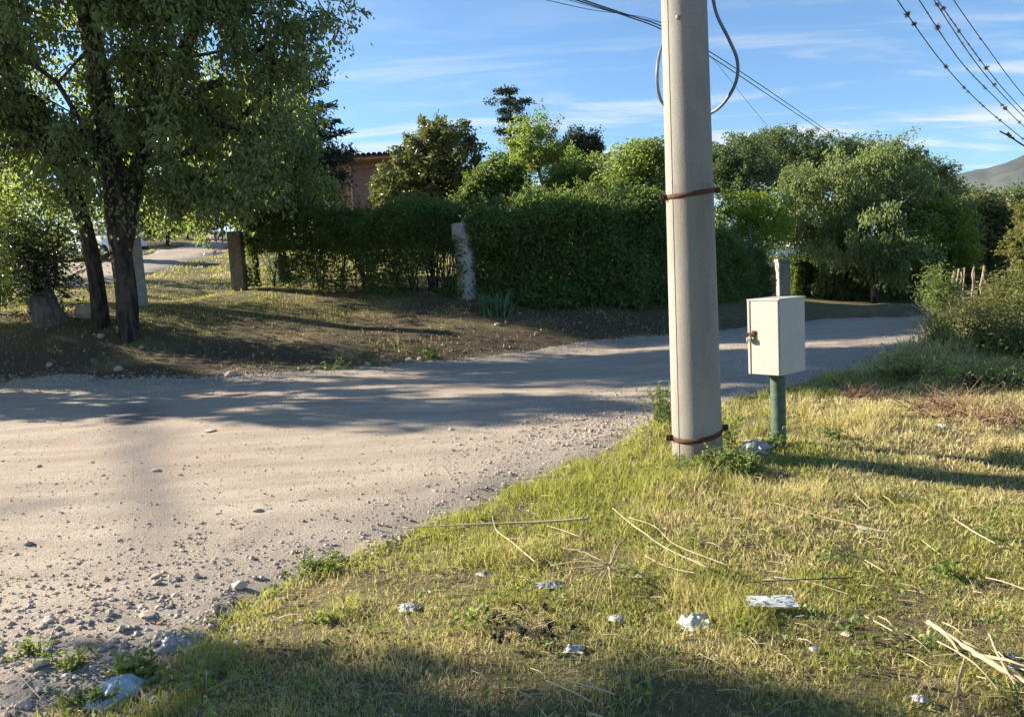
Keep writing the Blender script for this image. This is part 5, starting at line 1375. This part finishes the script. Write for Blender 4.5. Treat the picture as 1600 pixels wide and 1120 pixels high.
sm.build('stem', M['straw'], root)
tag(root, 'dried thistle with many small black seed heads in the foreground grass', 'thistle')

# dry brambly twigs along the shade edge at right
def brush(label, px, py, wpx, h, n, mat, seed, tint=.5, name='dry_brush'):
    rg = np.random.default_rng(seed); b = G(px, py); k = b[1] / FPX; mb = MB()
    for i in range(n):
        x = rg.uniform(-.5, .5) * wpx * k; y = rg.normal() * .18; p = np.array([x, y, gz(b[0] + x, b[1] + y) - b[2]])
        d_ = rg.normal(size=3) * np.array([.8, .5, .25]); d_[2] = abs(d_[2]) + .25; l_ = h * rg.uniform(.4, 1.2)
        q = p + d_ * l_ * .5 + rg.normal(size=3) * .02; e = p + d_ * l_ + np.array([0, 0, -.05 * rg.uniform()])
        mb.tube([p, q, e], [.005, .0035, .0015], 4, False, tint)
        for s_ in range(2):
            f = q + rg.normal(size=3) * .1; mb.tube([q, f], [.0025, .001], 3, False, tint)
    o = mb.build(name, M[mat]); o.location = b; tag(o, label, 'dry brush')
brush('reddish brown dry twigs on the grass at the shade edge right of the cabinet', 1480, 640, 120, .26, 110, 'pinktwig', 301)
brush('small tuft of pinkish dry twigs in the shade left of the reddish twigs', 1340, 618, 50, .24, 40, 'pinktwig', 302)
brush('reddish dry twigs near the right edge behind the sunny grass', 1570, 655, 90, .2, 60, 'pinktwig', 303)
brush('brown dry tuft on the lit bank above the paired white stones', 545, 555, 34, .35, 60, 'straw', 304, .3)
brush('bare twiggy scrub at the foot of the spiky bush', 1480, 508, 50, .7, 60, 'straw', 305, .3)

# ------------------------------------------------------------------ weeds
def weed(label, px, py, wpx, h, n, leaf, seed, mat='lf_weed', nl=14, name='weed', wd=.55, upright=.6):
    rg = np.random.default_rng(seed); b = G(px, py); k = b[1] / FPX; mb = MB(); geo = []
    for i in range(n):
        x = rg.normal() * wpx * k * .25; y = rg.normal() * wpx * k * .2; p = np.array([x, y, gz(b[0] + x, b[1] + y) - b[2] - .01])
        l_ = h * rg.uniform(.5, 1.1); d_ = np.array([rg.normal() * (1 - upright), rg.normal() * (1 - upright), 1.0])
        Q = spline([p, p + d_ * l_ * .5 + rg.normal(size=3) * .015, p + d_ * l_ + rg.normal(size=3) * .03], 8); mb.tube(Q, np.linspace(.0035, .0012, len(Q)), 4, False)
        m_ = nl; kq = rg.uniform(.15, 1, m_) * (len(Q) - 1); q = np.stack([np.interp(kq, np.arange(len(Q)), Q[:, c]) for c in range(3)], -1)
        a = rg.uniform(0, 6.28, m_); geo.append(leaves_geo(rg, q, leaf, leaf * wd, np.stack([np.cos(a), np.sin(a), np.full(m_, .5)], -1), .5))
    root = empty(name, b); mb.build('stem', M[mat], root); build_leaves('foliage', M[mat], root, geo, (0, 0, 0)); tag(root, label, 'weed')
weed('leafy green weeds in front of the utility pole foot', 1092, 742, 84, .13, 40, .028, 401, nl=22)
weed('dark leafy weeds in the shade right of the utility pole foot', 1150, 738, 80, .17, 36, .034, 402, nl=18)
weed('tall spindly yellowish weed left of the utility pole', 1034, 668, 32, .42, 24, .035, 403, nl=24, wd=.45, upright=.8)
weed('thin weed climbing the right side of the utility pole foot', 1136, 700, 16, .26, 8, .04, 404, nl=18, upright=.85)
weed('weed tuft at the foot of the green pipe', 1208, 700, 46, .12, 18, .035, 405, nl=10)
weed('low green weed patch at the gravel edge above the cream stone', 500, 890, 84, .06, 46, .024, 406, nl=14, upright=.2)
weed('low green weed on the gravel beside the corner rock', 46, 1022, 40, .05, 18, .02, 407, nl=12, upright=.2)
weed('trailing dark weed between corner rock and bluish bag', 112, 1040, 48, .06, 20, .022, 408, nl=12, upright=.2)
weed('grassy weed at the bluish bag left side', 140, 1108, 60, .07, 22, .024, 409, nl=16)
weed('upright dark weeds right of the bluish bag in the shade', 220, 1060, 50, .13, 14, .04, 410, nl=14)
weed('green broad leaved weed in the grass edge left of the seed heads', 508, 972, 40, .05, 12, .026, 411, nl=12, upright=.3)
weed('pale green seedling tuft at the far road edge beside the pair of stones', 675, 563, 20, .22, 10, .06, 412, nl=12)
weed('light green weed on the bank foot below the dry tuft', 530, 578, 50, .18, 16, .05, 413, nl=12)
weed('tall thin weed in the mid right grass', 1490, 905, 30, .09, 9, .03, 414, nl=14)
weed('dark weed in the sunny grass right of the green pipe', 1300, 688, 36, .10, 12, .03, 415, nl=12)
weed('bushy weed at the base of the hedge seen right of the utility pole', 1128, 470, 26, .5, 16, .09, 416, nl=14)

# ------------------------------------------------------------------ grass, straw, gravel: what nobody could count
NEx = np.array([p[0] for p in NE][::-1]); NEy = np.array([p[1] for p in NE][::-1])
def near_side(x, y): return y < np.interp(x, NEx, NEy, left=-5) + np.maximum(0, x - NEx[-1]) * .2
def blades(name, label, regions, seed, mat='grass'):
    rg = np.random.default_rng(seed); Vs, Fs3, Fs4, Ts, Ds = [], [], [], [], []; off = 0
    for fn, y0, y1, x0f, x1f, dens, ln, wd, lean in regions:
        ym = np.linspace(y0, y1, 60); wx = np.array([x1f(y) - x0f(y) for y in ym]); n = int(np.trapz(wx, ym) * dens)
        pr = np.cumsum(wx); pr = pr / pr[-1]; y = np.interp(rg.uniform(0, 1, n), np.concatenate([[0], pr]), np.concatenate([[y0], ym])); u = rg.uniform(0, 1, n)
        x = np.array([x0f(v) for v in y]) + u * (np.array([x1f(v) for v in y]) - np.array([x0f(v) for v in y]))
        sd = poly_sd(ROAD, x, y); sl = poly_sd(LANE, x, y); keep, lscale, dry = fn(x, y, sd, rg)
        keep &= sl < -.05
        x, y, lscale, dry = x[keep], y[keep], lscale[keep], dry[keep]; n = len(x)
        z = HN(x, y)[0] - .006
        l_ = ln * lscale * rg.uniform(.45, 1.25, n); w_ = wd * rg.uniform(.6, 1.3, n)
        a = rg.uniform(0, 6.283, n); le = np.abs(rg.normal(0, lean, n)) + .15; b_ = a + rg.normal(0, .5, n)
        P0 = np.stack([x, y, z], -1); dh = np.stack([np.cos(a), np.sin(a), 0 * a], -1); db = np.stack([np.cos(b_), np.sin(b_), 0 * a], -1)
        c1 = np.cos(np.minimum(le, 1.4)); s1 = np.sin(np.minimum(le, 1.4)); le2 = np.minimum(le * 1.5 + .15, 1.6); c2 = np.cos(le2); s2 = np.sin(le2)
        up = np.array([0, 0, 1.0]); P1 = P0 + (dh * s1[:, None] + up * c1[:, None]) * (l_ * .5)[:, None]; P2 = P1 + (db * s2[:, None] + up * c2[:, None]) * (l_ * .5)[:, None]
        ph = rg.uniform(0, 6.283, n); sdv = np.stack([np.cos(ph), np.sin(ph), 0 * ph], -1) * (w_ / 2)[:, None]
        V = np.stack([P0 - sdv, P0 + sdv, P1 + sdv * .8, P1 - sdv * .8, P2], 1).reshape(-1, 3); k = np.arange(n)[:, None] * 5 + off
        Fs4.append(k + np.array([[0, 1, 2, 3]])); Fs3.append(k + np.array([[3, 2, 4]])); Vs.append(V); off += len(V)
        Ts.append(np.repeat(rg.uniform(0, 1, n), 5)); Ds.append(np.repeat(dry, 5))
    o = mesh_np(name, np.concatenate(Vs), [np.concatenate(Fs3), np.concatenate(Fs4)], M[mat], None, {'tint': np.concatenate(Ts), 'dry': np.concatenate(Ds)})
    tag(o, label, kind='stuff'); return o
def dryness(x, y, rg, bias=0.):
    f = fbm(x, y, .9, 21, 4) * .6 + fbm(x, y, 4.5, 22, 3) * .55 + bias
    return np.clip((f - .44) * 3.6 + rg.normal(0, .34, len(x)), 0, 1)
def verge(x, y, sd, rg):
    e = -sd + .16 + (fbm(x, y, 3.0, 23, 3) - .5) * 1.1
    lush = np.exp(-((x - .15) / .9) ** 2 - ((y - 5.0) / .9) ** 2) + .7 * np.exp(-((e - .2) / .35) ** 2)
    dr = dryness(x, y, rg, .05 - .30 * lush + .10 * smooth(2, 5, x))
    pd = np.clip(.70 + .9 * fbm(x, y, 2.2, 24, 3) - .75 * smooth(.55, .78, fbm(x, y, 5.0, 27, 2)) , 0, 1) * smooth(-.05, .35, e)
    ls = (.65 + .7 * lush + 1.3 * smooth(.60, .80, fbm(x, y, 2.4, 25, 3))) * (.55 + .45 * smooth(0, .5, e))
    return near_side(x, y) & (rg.uniform(0, 1, len(x)) < pd), ls, dr
def verge_far(x, y, sd, rg):
    k, ls, dr = verge(x, y, sd, rg); return k, ls * (.9 + .9 * smooth(9, 12, y)), np.clip(dr + .12 - .5 * smooth(7.6, 8.6, y) * smooth(10.2, 9.2, y), 0, 1)  # greener blades along the shaded band, their darker colour deepening its shade
def bank(x, y, sd, rg):
    e = -sd + (fbm(x, y, 1.5, 26, 3) - .5) * .6
    pd = (1 - .75 * smooth(-2, -5, x) * smooth(15.6, 14.6, y)) * np.clip(smooth(-.1, .6, e) * (.12 + 1.0 * smooth(.42, .64, fbm(x, y, 1.1, 28, 4))) * (1 - .6 * smooth(-3, 0, x)), 0, 1)
    return (~near_side(x, y)) & (sd < .1) & (rg.uniform(0, 1, len(x)) < pd), .6 + .9 * fbm(x, y, 1.9, 29, 3), dryness(x, y, rg, -.02)
fl = lambda m, k=.70: (lambda y: -k * y - m)
fr = lambda m, k=.70: (lambda y: k * y + m)
blades('grass', 'short patchy green and straw coloured grass of the near verge', [
    (verge, 1.7, 3.4, fl(.5), fr(.6), 9500, .062, .0038, .7), (verge, 3.4, 5.2, fl(.2), fr(.8), 5200, .075, .0052, .7), (verge, 5.2, 7.6, lambda y: -1.0, fr(1.0), 3000, .088, .0068, .65),
    (verge_far, 7.6, 10.5, lambda y: 1.0, fr(1.2), 1500, .10, .0095, .6), (verge_far, 10.5, 16, lambda y: 3.0, fr(1.5), 560, .14, .014, .5)], 501)
blades('lawn_grass', 'thin dry grass on the far bank and lane verge', [
    (bank, 12.5, 15.2, fl(1.5), lambda y: 9.0, 380, .075, .009, .75), (bank, 15.2, 18.8, fl(1.5), lambda y: 4.0, 620, .06, .010, .8), (bank, 18.5, 26, fl(1), lambda y: 2.0, 260, .08, .018, .75), (bank, 26, 40, fl(1), lambda y: -2.0, 110, .12, .034, .75)], 502)
def tall(x, y, sd, rg):
    m_ = smooth(.42, .62, fbm(x, y, .8, 71, 3)); return near_side(x, y) & (sd < -.15) & (rg.uniform(0, 1, len(x)) < m_), .5 + fbm(x, y, 1.2, 72, 3), np.clip(rg.normal(.75, .3, len(x)), 0, 1)
blades('tall_grass', 'tall straw coloured grass along the right hand bushes', [(tall, 10.3, 14.5, lambda y: 3.6 + (y - 9) * .75, fr(1.2), 260, .42, .007, .28)], 503)

def verge_weeds():
    rg = np.random.default_rng(507); n = 270; y = 2.2 + 8 * rg.uniform(0, 1, n) ** 1.2; x = rg.uniform(-.65, .75, n) * y; sd = poly_sd(ROAD, x, y)
    k = near_side(x, y) & (sd < .1); x, y = x[k], y[k]; m = 22; sp = np.repeat(rg.uniform(.02, .07, len(x)), m)
    P = np.stack([np.repeat(x, m) + rg.normal(size=len(x) * m) * sp, np.repeat(y, m) + rg.normal(size=len(x) * m) * sp], -1)
    P = np.concatenate([P, (HN(P[:, 0], P[:, 1])[0] + rg.uniform(.01, .07, len(P)))[:, None]], 1)
    V, F, T = leaves_geo(rg, P, .028, .016, None, .8)
    o = mesh_np('ground_weeds', V, [F], M['lf_weed'], None, {'tint': np.repeat(np.repeat(rg.uniform(0, .9, len(x)), m), 4)}); tag(o, 'small broad leaved weeds scattered through the verge grass', kind='stuff')
verge_weeds()
def litter_straw():
    rg = np.random.default_rng(504); mb_V, F, T = [], [], []
    n = 1900; y = 1.8 + 7.5 * rg.uniform(0, 1, n) ** 1.3; x = rg.uniform(-.7, .75, n) * y
    sd = poly_sd(ROAD, x, y); k = near_side(x, y) & (sd < .15); x, y = x[k], y[k]; n = len(x)
    z = HN(x, y)[0] + rg.uniform(.005, .05, n); a = rg.normal(.4, .9, n); l_ = rg.uniform(.03, .15, n); w_ = rg.uniform(.0010, .0021, n)
    d = np.stack([np.cos(a), -np.sin(a), rg.normal(0, .10, n)], -1); s = np.stack([np.sin(a), np.cos(a), 0 * a], -1) * w_[:, None]; u = np.array([0, 0, 1.0]) * w_[:, None] * 1.2
    P = np.stack([x, y, z], -1); mid = P + d * (l_ * .5)[:, None] + np.array([0, 0, .01]); E = P + d * l_[:, None]
    V = np.stack([P - s, P + s, P + u, mid - s, mid + s, mid + u, E], 1).reshape(-1, 3); k = np.arange(n)[:, None] * 7
    F4 = np.concatenate([k + np.array([q]) for q in ([0, 1, 4, 3], [1, 2, 5, 4], [2, 0, 3, 5])]); F3 = np.concatenate([k + np.array([q]) for q in ([3, 4, 6], [4, 5, 6], [5, 3, 6])])
    o = mesh_np('fallen_straw', V, [F3, F4], M['straw'], None, {'tint': np.repeat(rg.uniform(0, .8, n), 7)}); tag(o, 'fallen bits of straw lying over the verge grass', kind='stuff')
litter_straw()

def gravel():
    rg = np.random.default_rng(505)
    import bmesh
    shapes = []
    for s in range(6):
        V, F = rock_mesh(600 + s, 1, 1, 1, 1, .3)
        if s < 4:   # small ones: octahedra
            V = np.array([(1, 0, 0), (-1, 0, 0), (0, 1, 0), (0, -1, 0), (0, 0, 1), (0, 0, -1)]) * (1 + np.random.default_rng(s).normal(0, .25, (6, 1)))
            F = np.array([(0, 2, 4), (2, 1, 4), (1, 3, 4), (3, 0, 4), (2, 0, 5), (1, 2, 5), (3, 1, 5), (0, 3, 5)])
        shapes.append((V, F))
    n = 135000; y = 1.9 + 14.5 * rg.uniform(0, 1, n) ** 1.9; x = rg.uniform(-.74, .62, n) * y - .3 * rg.uniform(0, 1, n)
    sd = poly_sd(ROAD, x, y)
    ne = np.abs(y - np.interp(x, NEx, NEy)) * .7; far = y > 11
    heap = np.exp(-(sd / .75) ** 2) * np.where(far, .75, 1.0) + .55 * np.exp(-((sd - 1.0) / .9) ** 2) * (~far)
    # more along the far edge, where it lies thick below the bank, and by the pole
    m2 = 9000; xf = rg.uniform(-12, 4, m2); yf = np.interp(xf, [p[0] for p in FE], [p[1] for p in FE]) - np.abs(rg.normal(0, .45, m2)) * (1 + .6 * (xf < -5)) + .1
    m3 = 3500; xp = rg.normal(.75, .55, m3); yp = rg.normal(7.3, .7, m3)
    x = np.concatenate([x, xf, xp]); y = np.concatenate([y, yf, yp]); far = y > 11; n = len(x); sd = poly_sd(ROAD, x, y)
    heap = np.exp(-(sd / .75) ** 2) * np.where(far, .75, 1.0) + .55 * np.exp(-((sd - 1.0) / .9) ** 2) * (~far)
    corner = np.exp(-np.hypot((x + 2.2) / 1.3, (y - 3.2) / .9) ** 2); extra = np.zeros(n); extra[-m2 - m3:] = 1
    dens = .12 + .34 * heap * smooth(.3, .62, fbm(x, y, 1.3, 81, 3)) + .16 * corner + .10 * smooth(.5, .7, fbm(x, y, .8, 82, 3))
    k = (sd > -.45) & (rg.uniform(0, 1, n) < dens + extra * np.where(far & (x > -4), .3, .75)); x, y, sd, heap, corner = x[k], y[k], sd[k], heap[k], corner[k]; n = len(x)
    sz = np.exp(rg.normal(-5.5, .47, n)) * (1 + .5 * heap + .5 * corner) * (.8 + .05 * y) * np.where((y > 11) & (x < -4), 1.5, 1.0)
    sz = np.where(rg.uniform(0, 1, n) < .02, sz * 2.2, sz); sz = np.minimum(sz, .024)
    z = SURF(x, y)[0] + sz * .10
    kind = np.where(sz > .012, rg.integers(4, 6, n), rg.integers(0, 4, n)); Vs, Fs, Ts = [], [], []; off = 0
    for s, (V, F) in enumerate(shapes):
        m = kind == s; c = int(m.sum())
        if not c: continue
        a = rg.uniform(0, 6.283, c); sc = sz[m][:, None] * np.stack([rg.uniform(.8, 1.4, c), rg.uniform(.7, 1.1, c), rg.uniform(.45, .8, c)], -1)
        W_ = V[None] * sc[:, None]; ca, sa = np.cos(a)[:, None], np.sin(a)[:, None]
        W_ = np.stack([W_[..., 0] * ca - W_[..., 1] * sa, W_[..., 0] * sa + W_[..., 1] * ca, W_[..., 2]], -1) + np.stack([x[m], y[m], z[m]], -1)[:, None]
        Fs.append((F[None] + (np.arange(c) * len(V))[:, None, None] + off).reshape(-1, 3)); Vs.append(W_.reshape(-1, 3)); off += c * len(V)
        Ts.append(np.repeat(np.clip(rg.normal(.55, .24, c), 0, 1), len(V)))
    o = mesh_np('gravel', np.concatenate(Vs), [np.concatenate(Fs)], M['stone'], None, {'tint': np.concatenate(Ts)}); tag(o, 'loose gravel and pebbles strewn over the dirt road', kind='stuff')
    print('gravel', n)
gravel()
def bank_litter():
    rg = np.random.default_rng(506); n = 2400; y = rg.uniform(12.3, 16.5, n); x = rg.uniform(-13, 7, n); sd = poly_sd(ROAD, x, y)
    k = (~near_side(x, y)) & (sd < .1); x, y = x[k], y[k]; n = len(x); P = np.stack([x, y, HN(x, y)[0] + .01], -1)
    V, F, T = leaves_geo(rg, P, .075, .045, None, 1.2)
    o = mesh_np('fallen_leaves', V, [F], M['straw'], None, {'tint': T * .3}); tag(o, 'dead leaves and bark scraps strewn over the shaded bank', kind='stuff')
bank_litter()

# ------------------------------------------------------------------ trees standing left of the picture that shade road and verge
def shade_tree(label, x, y, L, seed, n=9000, leaf=.26):
    b = np.array([x, y, gz(x, y)])
    tree('roadside_tree', label, 'tree', b, [(x + a, y + c, b[2] + h, rx, ry, rz_) for a, c, h, rx, ry, rz_ in L], 130, n, leaf, M['lf_big'], M['bark'], seed, r_base=.2, clus_r=.27)
def shade_lobes(L, x, y, base_z):
    """crown lobes of a tree at x, y from where each lobe's shade falls"""
    out = []
    for sx, sy, h, r_ in L:
        out.append((sx - 2.214 * h - x, sy + .806 * h - y, h - base_z, r_, r_ * .9, r_ * .75))
    return out
shade_tree('tall leafy roadside tree left of the camera, its shade lying over the near verge', -10, 2.4,
           shade_lobes([(-.75, 2.3, 4.75, .4), (.1, 2.0, 4.9, .5), (.9, 1.95, 5.2, .5), (1.7, 1.35, 5.2, .55), (1.2, .6, 4.9, .8), (0.2, .9, 4.6, .7), (2.4, .4, 5.0, .7)], -10, 2.4, 0), 901, 3600, .19)
shade_tree('big roadside tree beyond the left end of the road, shading the road', -13, 13,
           shade_lobes([(-7.4, 11.2, 2.6, .8), (-6.2, 10.6, 3.0, .8), (-4.6, 10.1, 3.8, .8), (-3.2, 9.4, 4.5, .8), (-1.6, 8.9, 5.1, .75), (0, 8.7, 5.9, .5), (1.4, 8.9, 6.5, .4), (-2.6, 10.6, 4.7, .6), (.2, 10.2, 5.9, .35), (-5.2, 11.8, 3.5, .9),
                        (4.6, 8.5, 7.9, .62), (5.9, 8.8, 8.5, .65), (7.2, 9.1, 9.1, .65), (8.6, 9.6, 9.6, .6)], -13, 13, 0), 902, 8800, .23)
shade_tree('leafy tree on the bank left of the big split tree, shading the bank', -20, 18,
           shade_lobes([(-12, 14.6, 3.6, .9), (-10.5, 14.2, 4.3, .8), (-9.2, 13.6, 4.9, .75), (-7.6, 13.4, 5.6, .8), (-8.6, 14.4, 5.2, .7)  , (-11.5, 16.4, 3.8, .9)], -20, 18, .9), 903, 8000, .24)

# every part that joins a mass of thin stems is stuff
for o in COL.objects:
    if o.parent is not None and o.name.split('.')[0] in ('stem', 'twig', 'bough'): o['kind'] = 'stuff'
# ------------------------------------------------------------------ the air: thin haze over the whole valley
mb = MB(); mb.box((0, 0, 380), (14600, 14600, 860))
hz = mb.build('haze', bpy.data.materials.new('haze_air')); tag(hz, kind='stuff')
hm = hz.data.materials[0]; hm.use_nodes = True; hn = hm.node_tree.nodes; hn.clear()
ho = hn.new('ShaderNodeOutputMaterial'); hv = hn.new('ShaderNodeVolumePrincipled')
hv.inputs['Color'].default_value = (.80, .90, 1, 1); hv.inputs['Density'].default_value = 2.2e-5; hv.inputs['Anisotropy'].default_value = .2
hm.node_tree.links.new(hv.outputs[0], ho.inputs['Volume'])
